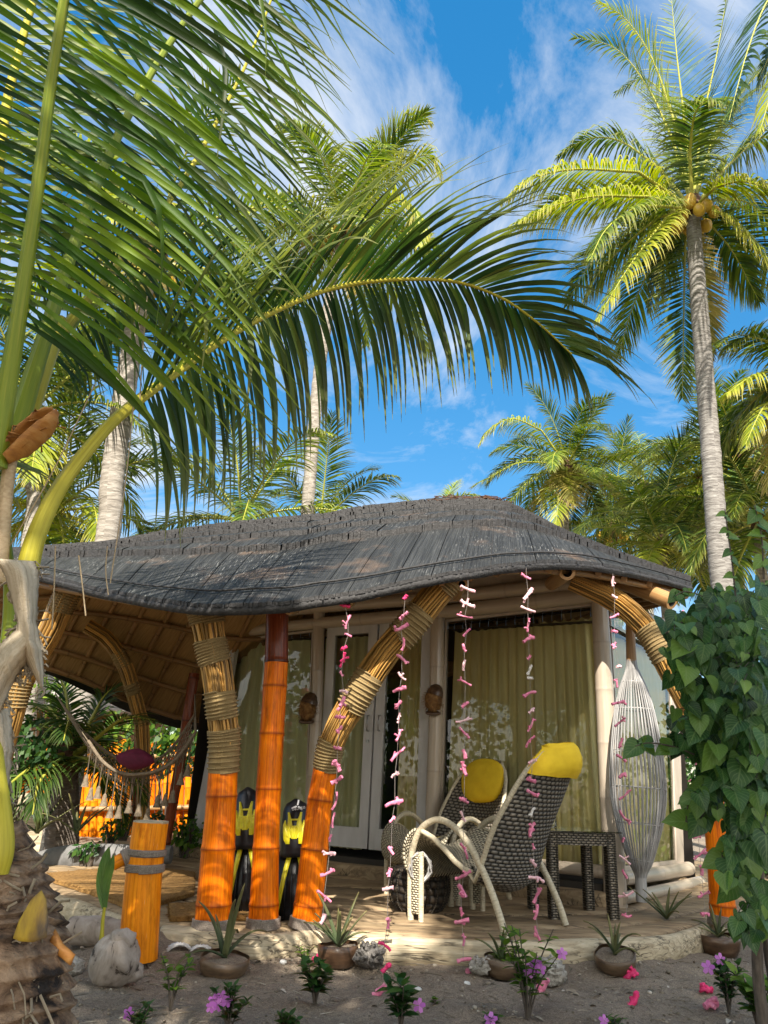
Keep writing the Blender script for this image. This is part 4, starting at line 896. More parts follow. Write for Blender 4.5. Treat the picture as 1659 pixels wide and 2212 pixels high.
tag(obj('cable_coil', mb, K['trap']), 'coil of white cable hanging behind the front legs of the front chair', 'cable')

# swim fins leaning between the posts
def arcp(cx, cz, r, a0, a1, n): return [(cx + r * math.cos(R(lerp(a0, a1, i / (n - 1)))), cz + r * math.sin(R(lerp(a0, a1, i / (n - 1))))) for i in range(n)]
def fin(label, foot_px, top_px, Y, wide, marks=False, k=1):
    a = W(*foot_px, Y); a.z = DZ + .002; b = W(*top_px, Y + .16); up_ = (b - a); L = up_.length; up_.normalize(); sx = (V((1, 0, 0)) - up_ * up_.x).normalized(); nn = sx.cross(up_); nn = nn if nn.y < 0 else -nn
    M3 = Matrix((sx, -nn, up_)).transposed(); M = Matrix.Translation(a) @ M3.to_4x4()
    root = thing('swim_fin', label, 'swim fin', a, 'swim fins leaning between the posts'); w = wide / 2
    F = lambda pts: [(x * w, z * L) for x, z in pts]
    mb = MB(); prism(mb, F([(-1, .0), (-.5, -.012), (.5, -.012), (1, 0), (.93, .25), (.84, .5), (.8, .56), (-.8, .56), (-.84, .5), (-.93, .25)]), M @ Matrix.Translation((0, .012, 0)), .012)
    for e in (-.55, -.2, .15, .5): prism(mb, F([(e, .02), (e + .07, .02), (e * .7 + .05, .48), (e * .7, .48)]), M @ Matrix.Translation((0, -.0, 0)), .014)
    obj('blade', mb, K['black'], root)
    mb = MB(); rows = []
    for j in range(15):
        q = j / 14; z = lerp(.50, 1.0, q); hw = .8 * (1 - .12 * q) * (1 if q < .75 else math.sqrt(max(0, 1 - ((q - .75) / .25) ** 2)) * .75 + .25); dp = .05 + .05 * math.sin(PI * min(1, q * .9 + .1))
        rows.append([M @ V((math.cos(t) * hw * w, .02 - math.sin(t) * dp if math.sin(t) > 0 else .02 - math.sin(t) * .012, z * L)) for t in [2 * PI * i / 20 for i in range(20)]])
    vs = [p for r_ in rows for p in r_]; mb.add(vs, [(j * 20 + i, j * 20 + (i + 1) % 20, (j + 1) * 20 + (i + 1) % 20, (j + 1) * 20 + i) for j in range(14) for i in range(20)] + [tuple(range(20))[::-1], tuple(14 * 20 + i for i in range(20))]); obj('foot_pocket', mb, K['black'], root)
    def dpth(z): return .02 - (.05 + .05 * math.sin(PI * min(1, ((z - .5) / .5) * .9 + .1))) - .002 if z > .5 else -.004
    for sd in (-1, 1):
        mb = MB(); prism(mb, F([(sd * .80, .0), (sd * .98, .0), (sd * .62, .36), (sd * .36, .535), (sd * .22, .55), (sd * .12, .53), (sd * .16, .5), (sd * .42, .33)][::sd]), M @ Matrix.Translation((0, -.006, 0)), .016); obj('rib', mb, K['yellow'], root)
    # yellow buckle frame, bent over the foot pocket
    T = lambda x, z: M @ V((x * w, dpth(z) * (1 - .35 * abs(x) ** 2) - .006, z * L))
    mb = MB()
    def strip(pl, wd):
        G = []
        for i, (x, z) in enumerate(pl):
            G.append([T(x - wd[i] / 2, z), T(x + wd[i] / 2, z)])
        n0 = len(mb.v); vs = [p for g_ in G for p in g_]; back = [p - nn * .012 for p in vs]; m = len(vs)
        fs = [(2 * i, 2 * i + 1, 2 * i + 3, 2 * i + 2) for i in range(len(G) - 1)] + [(2 * i + m, 2 * i + 2 + m, 2 * i, 2 * i + 2)[:2] + (2 * i + 2, 2 * i) for i in range(0)] 
        fs += [(2 * i, 2 * i + 2, 2 * i + 2 + m, 2 * i + m) for i in range(len(G) - 1)] + [(2 * i + 1, 2 * i + 1 + m, 2 * i + 3 + m, 2 * i + 3) for i in range(len(G) - 1)]
        mb.add(vs + back, fs)
    for sd in (-1, 1):
        strip([(sd * .34, .60), (sd * .40, .64), (sd * .44, .70), (sd * .52, .76), (sd * .50, .80)], [.2, .34, .34, .2, .06])
        strip([(sd * .2, .65), (sd * .24, .72), (sd * .26, .80), (sd * .34, .87)], [.42, .34, .2, .1])
    strip([(0, .64), (0, .70), (0, .75)], [.3, .5, .46]); strip([(0, .795), (0, .81)], [.5, .5])
    obj('buckle_frame', mb, K['yellow'], root)
    if marks:
        def onp(poly, dz): 
            mb.add([T(x, z) - V((0, 0, 0)) + nn * dz for x, z in poly], [tuple(range(len(poly)))])
        mb = MB(); cx, cz = .12, .925
        for q in range(3):
            a_ = R(90 + 120 * q - 8); d = (math.cos(a_), math.sin(a_)); e = (-d[1], d[0])
            onp([(cx + (d[0] * r_ + e[0] * s_) , cz + (d[1] * r_ + e[1] * s_) * w / L) for r_, s_ in ((.06, -.05), (.34, -.045), (.36, 0), (.34, .045), (.06, .05), (.03, 0))], .004)
        obj('emblem', mb, K['white'], root, smooth=False)
        cu = bpy.data.curves.new('lettering', 'FONT'); cu.body = 'mares'; cu.size = .034; cu.align_x = 'CENTER'; cu.extrude = .001; cu.space_character = 1.05
        to = bpy.data.objects.new('t', cu); me = bpy.data.meshes.new_from_object(to); lt = bpy.data.objects.new('lettering', me); me.materials.append(K['white']); COL.objects.link(lt)
        p = T(.22, .868) + nn * .006; Mt = Matrix.Translation(p) @ Matrix((sx, up_, nn)).transposed().to_4x4() @ Matrix.Rotation(R(188), 4, 'Z') @ Matrix.Translation((0, -.03, 0))
        lt.parent = root; lt.matrix_parent_inverse = Matrix.Translation(-a); lt.matrix_basis = Mt
    return root
fin('black and yellow swim fin leaning between the left and middle posts', (526, 1962), (536, 1702), 5.16, .235)
fin('black and yellow swim fin with a white emblem, between the middle and slanting posts', (632, 1985), (640, 1727), 5.10, .24, True)

# fish trap hanging at the corner
ft = thing('fish_trap', 'long spindle-shaped cane fish trap hanging at the right corner of the bungalow', 'fish trap', W(1385, 1945, 6.0))
TP = [(1361, 1345, 9), (1364, 1430, 11), (1366, 1455, 17), (1368, 1490, 30), (1371, 1550, 44), (1374, 1620, 54), (1377, 1680, 58), (1379, 1740, 56), (1381, 1800, 44), (1383, 1860, 26), (1384, 1895, 12), (1386, 1948, 12)]
tq = [(*W(u, v, 6.0), pr(W(u, v, 6.0), h)) for u, v, h in TP]; TQ = cat_rom(tq, 60)
def tsec(a, b): return [q for i, q in enumerate(TQ) if a <= i / 59 <= b]
mb = MB(); q = tq[:2]; tube(mb, [V(a[:3]) for a in cat_rom(q, 8)], [a[3] for a in cat_rom(q, 8)], 16); obj('top_handle', mb, K['bamboo'], ft)
mb = MB(); q = tq[-2:]; tube(mb, [V(a[:3]) for a in cat_rom(q, 8)], [a[3] for a in cat_rom(q, 8)], 16); obj('bottom_handle', mb, K['trap'], ft)
PT = [V(a[:3]) for a in TQ]; FT = frames(PT)
for k in range(40):
    an = 2 * PI * k / 40; mb = MB(); P = [PT[i] + (FT[i][1] * math.cos(an) + FT[i][2] * math.sin(an)) * (TQ[i][3] * (1 + .012 * math.sin(k * 2.3 + i * .4)) - .004) for i in range(5, 57)]
    tube(mb, P, .0065 if k % 2 else .0052, 5, uni(0, 1), flat=.7); obj('slat', mb, K['trap'], ft)
for i in (14, 20, 27, 34, 41, 48):
    mb = MB(); P = [PT[i] + (FT[i][1] * math.cos(a * PI / 18) + FT[i][2] * math.sin(a * PI / 18)) * (TQ[i][3] * .96) for a in range(37)]; tube(mb, P, .004, 5, cap=False); obj('hoop', mb, K['trap'], ft)
mb = MB(); tube(mb, [V(tq[0][:3]), V(tq[0][:3]) + V((0, 0, .2))], .006, 6); obj('cord', mb, K['rope'], ft)

# coconut fibre wall lamps
def sconce(label, u, v, r):
    c = wp(u, v, .13); root = thing('wall_lamp', label, 'wall lamp', c, 'coconut fibre wall lamps'); s = pr(c, r)
    mb = MB(); blob(mb, c, (s * .8, s * .75, s * 1.15), 18, 14, .25, 3)
    for k in range(260):
        d = rdir(); p = c + V((d.x * s * .8, d.y * s * .75, d.z * s * 1.15)); tube(mb, [p, p + (d + V((0, 0, -.5)) + rdir() * .5) * s * .3], .0014, 3, uni(0, 1), cap=False)
    obj('fibre_shade', mb, K['coir_lump'], root)
    mb = MB(); M = Matrix.Rotation(.25, 3, 'Y'); lathe(mb, [(s * .25, s * 1.55), (s * .6, s * 1.3), (s * .8, s * .8), (s * .85, s * .45)], c, M, 18); obj('shell_cap', mb, K['shell_brown'], root)
    mb = MB(); P = [c - V((0, 0, s * 1.25)) + V((math.cos(a * PI / 10) * s * .62, math.sin(a * PI / 10) * s * .5, .12 * s * math.sin(a * PI / 10))) for a in range(21)]; tube(mb, P, s * .16, 6, cap=False); obj('shell_ring', mb, K['shell_brown'], root)
    mb = MB(); tube(mb, [c + V((0, 0, s * .9)), c + V((0, 0, s * .9)) - WN * .12], s * .12, 6); obj('bracket', mb, K['shell_brown'], root)
sconce('coconut fibre wall lamp on the post between the door and the large window', 936, 1512, 22)
sconce('coconut fibre wall lamp on the post left of the door', 664, 1530, 22)

# strings of dyed coral hanging from the eave
def coral_piece(mb, c, L, ang, r, seed):
    q = random.Random(seed); M = Matrix.Rotation(q.uniform(0, 2 * PI), 3, 'Z'); d = V((math.cos(ang), q.uniform(-.35, .35), math.sin(ang))).normalized(); P = []
    b = rdir() * L * .12
    for i in range(7): t = i / 6 - .5; P.append(c + d * L * t + b * (1 - 4 * t * t) + rdir() * r * .2)
    tube(mb, P, [r * q.uniform(.75, 1.2) * (1.15 if i in (0, 6) else 1) for i in range(7)], 7, q.random())
    for k in range(q.randint(1, 3)):
        p = P[q.randint(1, 5)]; e = (rdir() + d * .4).normalized() * L * q.uniform(.22, .42); tube(mb, [p, p + e * .5, p + e], [r * .9, r * .75, r * .8], 6, q.random())
PINKS = ['pink', 'pink', 'pink_pale', 'pink', 'pink']
def garland(label, Y, pts, hot=(), white=(), top=None):
    P = [W(u, v, Y) for u, v in pts]; t0 = P[0] + V((0, 0, .06)); root = thing('coral_garland', label, 'garland', t0, 'strings of pink coral hanging from the eave')
    mb = MB(); tube(mb, [t0] + P, .0014, 4); obj('string', mb, K['string'], root)
    for i, p in enumerate(P):
        mb = MB(); coral_piece(mb, p, uni(.03, .105), uni(-.9, .9) if rg.random() < .65 else uni(.9, 2.2), uni(.006, .0115), i * 7 + int(Y * 100))
        m = 'pink_hot' if i in hot else 'coral_white' if i in white else rg.choice(PINKS); obj('coral_piece', mb, K[m], root)
garland('coral string that hangs in front of the slanting reed post', 4.36, [(745, 1306), (752, 1343), (752, 1372), (743, 1400), (740, 1425), (738, 1455), (742, 1495), (736, 1520), (735, 1548), (733, 1575), (729, 1615), (728, 1655), (727, 1685), (722, 1730), (721, 1772), (714, 1810), (711, 1845), (707, 1885), (700, 1937), (697, 1985)], (0, 3, 4))
garland('coral string in front of the right door leaf, ending in two hot pink pieces', 4.42, [(875, 1290), (872, 1330), (866, 1355), (870, 1393), (868, 1424), (868, 1460), (863, 1490), (861, 1522), (862, 1551), (860, 1588), (858, 1632), (853, 1675), (853, 1735), (847, 1770), (845, 1838), (842, 1885), (838, 1920), (837, 1995), (830, 2045), (833, 2092)], (0, 18, 19))
garland('coral string in front of the left side of the large window, above the front chair', 4.55, [(1011, 1272), (1010, 1303), (1004, 1331), (1008, 1366), (1003, 1399), (1003, 1437), (1005, 1474), (1004, 1522), (1002, 1556), (1003, 1583), (1003, 1630), (1003, 1660), (1003, 1730), (1000, 1763), (1002, 1838), (1001, 1890), (997, 1925), (996, 1970), (998, 1990), (1000, 2030), (1001, 2075)])
garland('coral string with white pieces, in front of the mustard headrest of the front chair', 4.8, [(1137, 1245), (1141, 1283), (1140, 1316), (1141, 1350), (1142, 1382), (1143, 1420), (1143, 1447), (1145, 1464), (1145, 1500), (1147, 1536), (1146, 1566), (1146, 1602), (1150, 1645), (1148, 1685), (1150, 1714), (1151, 1754), (1150, 1793), (1153, 1828), (1153, 1865), (1158, 1900), (1161, 1935), (1157, 1970), (1163, 2020), (1160, 2056)], (), (6, 7, 15))
garland('coral string in front of the corner post and the fish trap', 5.3, [(1325, 1256), (1328, 1289), (1327, 1330), (1327, 1364), (1328, 1395), (1337, 1440), (1333, 1476), (1336, 1518), (1340, 1560), (1341, 1605), (1342, 1638), (1345, 1676), (1348, 1717), (1350, 1763), (1347, 1815), (1349, 1858), (1349, 1889), (1352, 1931), (1354, 1977)])
garland('coral string hanging by the right orange post beside the leafy shrub', 5.25, [(1475, 1300), (1478, 1330), (1483, 1400), (1490, 1470), (1494, 1555), (1493, 1595), (1500, 1640), (1500, 1688), (1502, 1740), (1508, 1805), (1512, 1845), (1515, 1880), (1520, 1932), (1524, 1975)])
# ------------------------------------------------------------------ garden things in front of and beside the deck
def ground(u, v):
    p = H(u, v, 0.0); 
    for _ in range(4): p = H(u, v, gz(p.x, p.y))
    if p.y > edge_at(p.x) - .22: p = V((p.x * (edge_at(p.x) - .22) / p.y, edge_at(p.x) - .22, 0)); p.z = gz(p.x, p.y)
    return p
# stained post with a spout
pp = thing('spout_post', 'short amber bamboo post with a side spout, bound with grey rope', 'post', H(300, 2062, 0))
Yp = H(300, 2062, 0).y - .25
pq = pxpath([(298, 2075, 41), (304, 1980, 40), (312, 1880, 38), (326, 1776, 37)], Yp)
mb = MB(); tube(mb, [V(q[:3]) for q in cat_rom(pq, 30)], [q[3] for q in cat_rom(pq, 30)], 28); obj('pole', mb, K['orange_pipe'], pp)
mb = MB(); t_ = V(pq[-1][:3]); T_ = (t_ - V(pq[-2][:3])).normalized(); tube(mb, [t_ - T_ * .004, t_ + T_ * .006], pq[-1][3] * 1.0, 28); obj('pole_cap', mb, K['log'], pp)
for a, b in ((.36, .41), (.67, .71), (.775, .81)):
    mb = MB(); wrap(mb, pq, a if a > .4 else .66, b if a > .4 else .7, .006, 4, 1.03) if a < .6 else wrap(mb, pq, a, b, .006, 4, 1.03); obj('rope_wrap', mb, K['rope_grey'], pp)
a, b = W(243, 1867, Yp - .05), W(300, 1838, Yp); mb = MB(); culm(mb, [(*a, pr(a, 14)), (*a.lerp(b, .5), pr(a, 14)), (*b, pr(a, 14))], .5, 16, n=8); obj('spout', mb, K['orange_pipe'], pp)
mb = MB(); c_ = W(277, 1850, Yp - .03); tube(mb, [c_ - (b - a).normalized() * .03, c_ + (b - a).normalized() * .03], pr(c_, 18), 14); obj('spout_collar', mb, K['rope_grey'], pp)
# sprouting coconut
g0 = ground(232, 2135); cc = g0 + V((0, .05, .105)); sp = thing('sprouting_coconut', 'large grey dry coconut on the sand with a green sprout', 'coconut', g0)
mb = MB(); blob(mb, cc, (.118, .11, .122), 48, 34, .09, 1.8, Matrix.Rotation(.25, 3, 'Y'), .5, 5); blob(mb, cc + V((.025, -.01, .085)), (.066, .062, .055), 24, 16, .2, 2, None, .5, 9); blob(mb, cc + V((.09, .02, -.05)), (.05, .05, .045), 18, 12, .25, 2, None, .5, 2); obj('husk', mb, K['husk'], sp)
Ys = cc.y; mb = MB(); q = [W(u, v, Ys) for u, v in ((219, 2040), (222, 1990), (226, 1960))]; tube(mb, path(q, 10), [.014, .012, .01, .009, .009, .009, .008, .008, .008, .008], 9); obj('sprout_stem', mb, K['petiole_y'], sp)
def blade(mb, P, w, up=(0, -1, 0), fold=.25, rn=.5, prof=None):
    F = frames(P, up); n = len(P); vs = []; uv = []; ts = []
    for i in range(n):
        x = i / (n - 1); ww = w * (prof(x) if prof else math.sin(PI * min(1, .1 + .9 * x)) ** .8 if x < .98 else .02); T, N, B = F[i]
        vs += [P[i] - B * ww + N * ww * fold, P[i], P[i] + B * ww + N * ww * fold]; uv += [(0, x), (.5, x), (1, x)]; ts += [x] * 3
    mb.add(vs, [(i * 3 + k, i * 3 + k + 1, (i + 1) * 3 + k + 1, (i + 1) * 3 + k) for i in range(n - 1) for k in range(2)], uv, rn, ts)
for pts, w in (([(226, 1962), (221, 1910), (228, 1860), (236, 1828)], .03), ([(226, 1962), (232, 1900), (240, 1870), (246, 1845)], .02), ([(226, 1960), (217, 1900), (222, 1870)], .016)):
    mb = MB(); blade(mb, path([W(u, v, Ys - .01 * k) for k, (u, v) in enumerate(pts)], 12), w, (.3, -1, 0), .35, .7); obj('sprout_leaf', mb, K['heart'], sp)
# little stones, corals and shells
def rock(name, u, v, r, m, label, cat, amp=.25, fr=2.5, sq=.75, seed=1, nu=26):
    p = ground(u, v); mb = MB(); s = pr(p, r); blob(mb, p + V((0, 0, s * sq * .55)), (s, s * .85, s * sq), nu, int(nu * .7), amp, fr, None, .5, seed); return tag(obj(name, mb, K[m]), label, cat)
rock('driftwood_stump', 160, 2100, 22, 'coral', 'small pale stone beside the sprouting coconut', 'stone', .3, 2.2, .8, 3)
rock('driftwood_log', 118, 1868, 34, 'husk', 'rounded pale driftwood end lying at the edge of the deck', 'driftwood', .15, 2, .7, 8)
mb = MB(); q = pxpath([(150, 2010, 27), (215, 2012, 30), (288, 2022, 22)], ground(230, 2040).y + .1); tube(mb, [V(a[:3]) + V((0, 0, .0)) for a in cat_rom(q, 20)], [a[3] * (1 + .1 * fbm(V((i * .3, 0, 3)))) for i, a in enumerate(cat_rom(q, 20))], 16)
tag(obj('driftwood_log', mb, K['husk']), 'thick grey driftwood log lying behind the sprouting coconut', 'driftwood')
def spiky(name, u, v, r, m, label, cat, n, seed, sp_=.5):
    p = ground(u, v); s = pr(p, r); mb = MB(); q = random.Random(seed); c = p + V((0, 0, s * .45)); blob(mb, c, (s * .8, s * .7, s * .5), 18, 12, .35, 3, None, .5, seed)
    for k in range(n):
        a = q.uniform(0, 2 * PI); e = q.uniform(.0, 1.3); d = V((math.cos(a) * math.cos(e), math.sin(a) * math.cos(e), math.sin(e))); b = c + V((d.x * s * .7, d.y * s * .6, d.z * s * .42)); L = s * q.uniform(.25, sp_); tube(mb, [b, b + d * L * .6 + rdir() * s * .05, b + d * L + rdir() * s * .08], [s * .13, s * .12, s * .09], 7, q.random())
    return tag(obj(name, mb, K[m]), label, cat)
spiky('coral_lump', 797, 2078, 38, 'coral_dark', 'dark knobbly coral on the sand beside the hot pink coral string', 'coral', 46, 3)
spiky('coral_lump', 1037, 2105, 30, 'coral', 'pale coral lump with a hole between the pots on the sand', 'coral', 14, 6, .35)
rock('coral_rock', 1188, 2120, 34, 'coral', 'rough pitted coral rock lying behind the flowering periwinkle', 'rock', .35, 5, .85, 11, 40)
def clam(u, v, r, label, seed):
    p = W(u, v, 4.64); p.z = gz(p.x, p.y); s = pr(p, r); mb = MB(); vs = []; n = 28; m = 9; q = random.Random(seed); M = Matrix.Rotation(q.uniform(-.5, .5), 3, 'Z') @ Matrix.Rotation(.5, 3, 'X')
    for j in range(m):
        t = j / (m - 1)
        for i in range(n):
            a = lerp(-.15, PI + .15, i / (n - 1)); rr_ = s * t * (1 + .09 * math.cos(i * 2.1) * t); vs.append(p + V((0, 0, s * .2)) + M @ V((math.cos(a) * rr_, math.sin(a) * rr_ * .8 - s * .3, s * .55 * (1 - t * t) + s * .09 * t * math.cos(i * 2.1))))
    mb.add(vs, [(j * n + i, j * n + i + 1, (j + 1) * n + i + 1, (j + 1) * n + i) for j in range(m - 1) for i in range(n - 1)]); o = tag(obj('clam_shell', mb, K['shell_white']), label, 'seashell'); md = o.modifiers.new('thick', 'SOLIDIFY'); md.thickness = s * .1; return o
clam(390, 2012, 24, 'larger white fluted clam shell against the log edge', 2); clam(436, 2040, 22, 'smaller white clam shell on the sand in front of the log edge', 5)
for u, v, lab in ((612, 2076, 'white shell chip beside the dark pot below the posts'), (936, 2120, 'pointed white shell chip on the sand between the coral lumps'), (903, 2140, 'flat white shell chip left of the pointed one'), (1008, 2128, 'white and pink coral fragment beside the pale coral lump')):
    rock('shell_chip', u, v, 8, 'shell_white', lab, 'shell', .3, 2, .6, u, 14)
# fallen pink coral
for u, v, m, lab in ((818, 2152, 'pink', 'knobbly pink coral piece lying on the sand beside the leafy seedling'), (1368, 2172, 'pink_hot', 'hot pink coral clump on the sand at the lower right'), (1022, 2068, 'pink', 'small pink coral twig on the sand left of the middle pot'), (690, 2060, 'pink_hot', 'pink coral resting on the rim of the dark pot'), (1525, 2148, 'pink_hot', 'hot pink coral stub on the sand at the right'), (1535, 2180, 'pink', 'pink coral barrel low at the right under the shrub'), (1361, 2115, 'pink_hot', 'hot pink coral leaning on the rim of the right sand pot'), (1172, 2140, 'pink', 'pink coral twig lying against the coral rock')):
    p = ground(u, v) + V((0, 0, .02)); mb = MB(); coral_piece(mb, p, .07, uni(-.5, .9), .014, u); coral_piece(mb, p + V((.01, 0, .012)), .05, uni(-.5, 1.5), .012, u + 1); tag(obj('coral_fragment', mb, K[m]), lab, 'coral')

# half coconut shells planted with spiky succulents
def aloe(par, c, n, L, w, seed, spread=1.0, droop=1.0):
    q = random.Random(seed)
    for k in range(n):
        a = 2 * PI * k / n + q.uniform(-.4, .4); e = q.uniform(.45, 1.3) if k % 3 else q.uniform(.9, 1.45); l = L * q.uniform(.6, 1.1); P = arch(c, a, e, l, q.uniform(.2, 1.3) * droop, 9); mb = MB()
        blade(mb, P, w * q.uniform(.8, 1.1), (0, 0, 1) if e < 1.2 else (0, -1, 0), .5, q.random(), lambda x: (1 - x) ** .6 if x > .08 else .9); o = obj('blade', mb, K['aloe'], par); md = o.modifiers.new('thick', 'SOLIDIFY'); md.thickness = .006
def pot(u, v, r, label, m, n, L, w, seed, tilt=.12, droop=1.0, hh=.75):
    p = ground(u, v); s = pr(p, r); root = thing('coconut_pot', label, 'plant pot', p, 'half coconut pots on the sand'); q = random.Random(seed); M = Matrix.Rotation(q.uniform(-tilt, tilt), 3, 'Y') @ Matrix.Rotation(q.uniform(-.05, tilt), 3, 'X')
    prof = [(.001, 0), (.45, .02), (.78, .16), (.95, .42), (1, .72), (.99, .95), (.94, .96), (.92, .8), (.001, .78)]
    mb = MB(); lathe(mb, [(a * s, b * s * hh / .75) for a, b in prof[:7]], p - V((0, 0, .01)), M, 30, wob=.012); obj('shell', mb, K[m], root)
    mb = MB(); lathe(mb, [(.93 * s, .82 * s * hh / .75), (.5 * s, .86 * s * hh / .75), (.001, .88 * s * hh / .75)], p - V((0, 0, .01)), M, 20, wob=.01); obj('soil', mb, K['sand'], root)
    aloe(root, p + M @ V((0, 0, .8 * s * hh / .75)), n, L, w, seed, droop=droop); return root
pot(478, 2110, 54, 'wide tan coconut pot with long sprawling blades at the left of the sand bed', 'shell_tan', 8, .36, .013, 2, .1, 1.5, .65)
pot(731, 2062, 44, 'dark coconut pot with a fan of upright blades below the slanting post', 'shell_brown', 13, .30, .011, 4, .05, .7, .85)
pot(1080, 2085, 40, 'tan coconut pot below the front chair, half hidden by a bushy seedling', 'shell_tan', 5, .2, .01, 6)
pot(1332, 2088, 44, 'dark tilted coconut pot with arching blades below the fish trap', 'shell_tan', 9, .26, .011, 8, .25, 1.3, .7)
pot(1556, 2062, 42, 'broken brown pot with thin blades near the foot of the right orange post', 'shell_brown', 10, .22, .01, 9, .1, 1.0, .85)

# seedlings and periwinkles
def leaf(mb, p, d, n_, L, w, rn, cup=.2, seg=4):
    d = d.normalized(); b = d.cross(n_).normalized(); nn = b.cross(d); vs = []; ts = []; uv = []
    for i in range(seg + 1):
        x = i / seg; ww = w * math.sin(PI * (.06 + .94 * x) ** .8) if i < seg else 0; c = p + d * L * x + V((0, 0, -.25 * L * x * x))
        vs += [c - b * ww + nn * ww * cup, c, c + b * ww + nn * ww * cup]; ts += [x] * 3; uv += [(0, x), (.5, x), (1, x)]
    mb.add(vs, [(i * 3 + k, i * 3 + k + 1, (i + 1) * 3 + k + 1, (i + 1) * 3 + k) for i in range(seg) for k in range(2)], uv, rn, ts)
def seedling(name, u, v, hpx, spread, ns, lpx, label, m='bushy', seed=0, flowers=(), cat='plant', dens=7):
    p = ground(u, v); H_ = pr(p, hpx); L = pr(p, lpx); q = random.Random(seed); root = thing(name, label, cat, p); ms = MB(); ml = MB()
    for s in range(ns):
        a = 2 * PI * s / ns + q.uniform(-.5, .5); sp_ = spread * H_ * q.uniform(.2, 1); h = H_ * q.uniform(.65, 1.0); tip = p + V((math.cos(a) * sp_, math.sin(a) * sp_ * .7, h)); P = path([p - V((0, 0, .01)), p.lerp(tip, .5) + V((-math.cos(a) * sp_ * .12, 0, h * .06)), tip], 10)
        tube(ms, P, [lerp(.005, .0022, i / 9) for i in range(10)], 5)
        for k in range(dens):
            t = lerp(.3, 1, (k + q.random() * .6) / dens); i = min(8, int(t * 9)); c = P[i].lerp(P[i + 1], t * 9 - i)
            for sd in (0, PI):
                an = k * 1.7 + sd + q.uniform(-.3, .3); d = V((math.cos(an), math.sin(an), q.uniform(.1, .8) if t < .9 else q.uniform(.6, 1.4))); leaf(ml, c, d, V((0, 0, 1)) + rdir() * .2, L * q.uniform(.7, 1.15), L * .27, min(1, max(0, .45 + .5 * (t - .5) + q.uniform(-.3, .3))))
    obj('stem', ms, K['stem'], root); obj('foliage', ml, K[m], root)
    for fu, fv, fm, fr in flowers:
        c = W(fu, fv, p.y - .02); mb = MB(); R0 = pr(c, fr); d0 = V((q.uniform(-.3, .3), -1, q.uniform(.1, .6))).normalized(); e1 = d0.orthogonal().normalized(); e2 = d0.cross(e1)
        for k in range(5):
            a = 2 * PI * k / 5; d = e1 * math.cos(a) + e2 * math.sin(a); b = d0.cross(d); mb.add([c, c + d * R0 * .55 + b * R0 * .36, c + d * R0 + b * R0 * .22 - d0 * R0 * .1, c + d * R0 - b * R0 * .22 - d0 * R0 * .1, c + d * R0 * .55 - b * R0 * .36], [(0, 1, 2, 3, 4)], rn=q.random())
        o = obj('flower', mb, K[fm], root)
        ms2 = MB(); tube(ms2, [c, c.lerp(p + V((0, 0, H_ * .5)), .6)], .0016, 4); obj('flower_stalk', ms2, K['petiole'], root)
P_ = 'petal'
seedling('seedling', 368, 2180, 110, .45, 5, 27, 'small leafy seedling on bare stems in front of the amber spout post', 'bushy', 1, (), dens=4)
seedling('periwinkle', 492, 2235, 95, .45, 6, 26, 'pink periwinkle at the bottom edge below the tan coconut pot', 'bush_dark', 2, [(462, 2162, P_, 13), (480, 2155, P_, 13), (470, 2172, P_, 12), (490, 2163, P_, 12), (455, 2176, P_, 11)])
seedling('seedling', 680, 2172, 90, .4, 6, 36, 'dark green leafy seedling between the two left pots', 'bush_dark', 3, (), dens=6)
seedling('periwinkle', 866, 2225, 100, .45, 6, 38, 'glossy periwinkle with one pink flower at the bottom centre', 'bush_dark', 4, [(905, 2172, P_, 14)], dens=6)
seedling('periwinkle', 1140, 2205, 190, .42, 9, 32, 'tall pale green periwinkle with pink flowers below the front chair', 'bushy', 5, [(1148, 2090, P_, 14), (1158, 2078, P_, 12), (1142, 2100, P_, 12), (1214, 2060, P_, 12), (1168, 2092, P_, 12)], dens=6)
seedling('seedling', 1085, 2085, 55, .6, 6, 24, 'bushy light green seedling spilling over the middle pot', 'bushy', 6, (), dens=5)
seedling('periwinkle', 300, 2250, 80, .5, 5, 24, 'small pink periwinkle at the bottom edge left of the bare seedling', 'bush_dark', 7, [(277, 2190, P_, 13)])
seedling('seedling', 615, 2240, 50, .6, 5, 24, 'low seedling cut by the bottom edge left of the centre', 'bush_dark', 8)
seedling('periwinkle', 1575, 2190, 120, .55, 8, 26, 'lilac periwinkle under the shrub at the lower right', 'bush_dark', 9, [(1530, 2090, P_, 14), (1556, 2072, P_, 12), (1340, 2215, P_, 13)][:2])
seedling('seedling', 1640, 2230, 120, .5, 7, 40, 'bright green young plant in the bottom right corner', 'bushy', 10, (), dens=6)
seedling('periwinkle', 1062, 2225, 30, .8, 4, 22, 'single lilac periwinkle flower near the bottom right of centre', 'bush_dark', 11, [(1060, 2202, P_, 15)], dens=3)
seedling('periwinkle', 1330, 2228, 30, .8, 4, 22, 'tiny lilac periwinkle at the bottom edge below the right sand pot', 'bush_dark', 12, [(1305, 2205, P_, 12)], dens=3)
seedling('seedling', 655, 2085, 40, .7, 4, 17, 'tiny yellow green seedling against the log edge beside the dark pot', 'bushy', 13, (), dens=3)
seedling('seedling', 480, 2050, 75, .3, 3, 16, 'thin two-stemmed seedling rising before the log edge at the left', 'bushy', 14, (), dens=3)
seedling('seedling', 940, 2172, 14, .8, 3, 18, 'single yellowing leaf sprout on the bare sand', 'bushy', 15, (), dens=2)
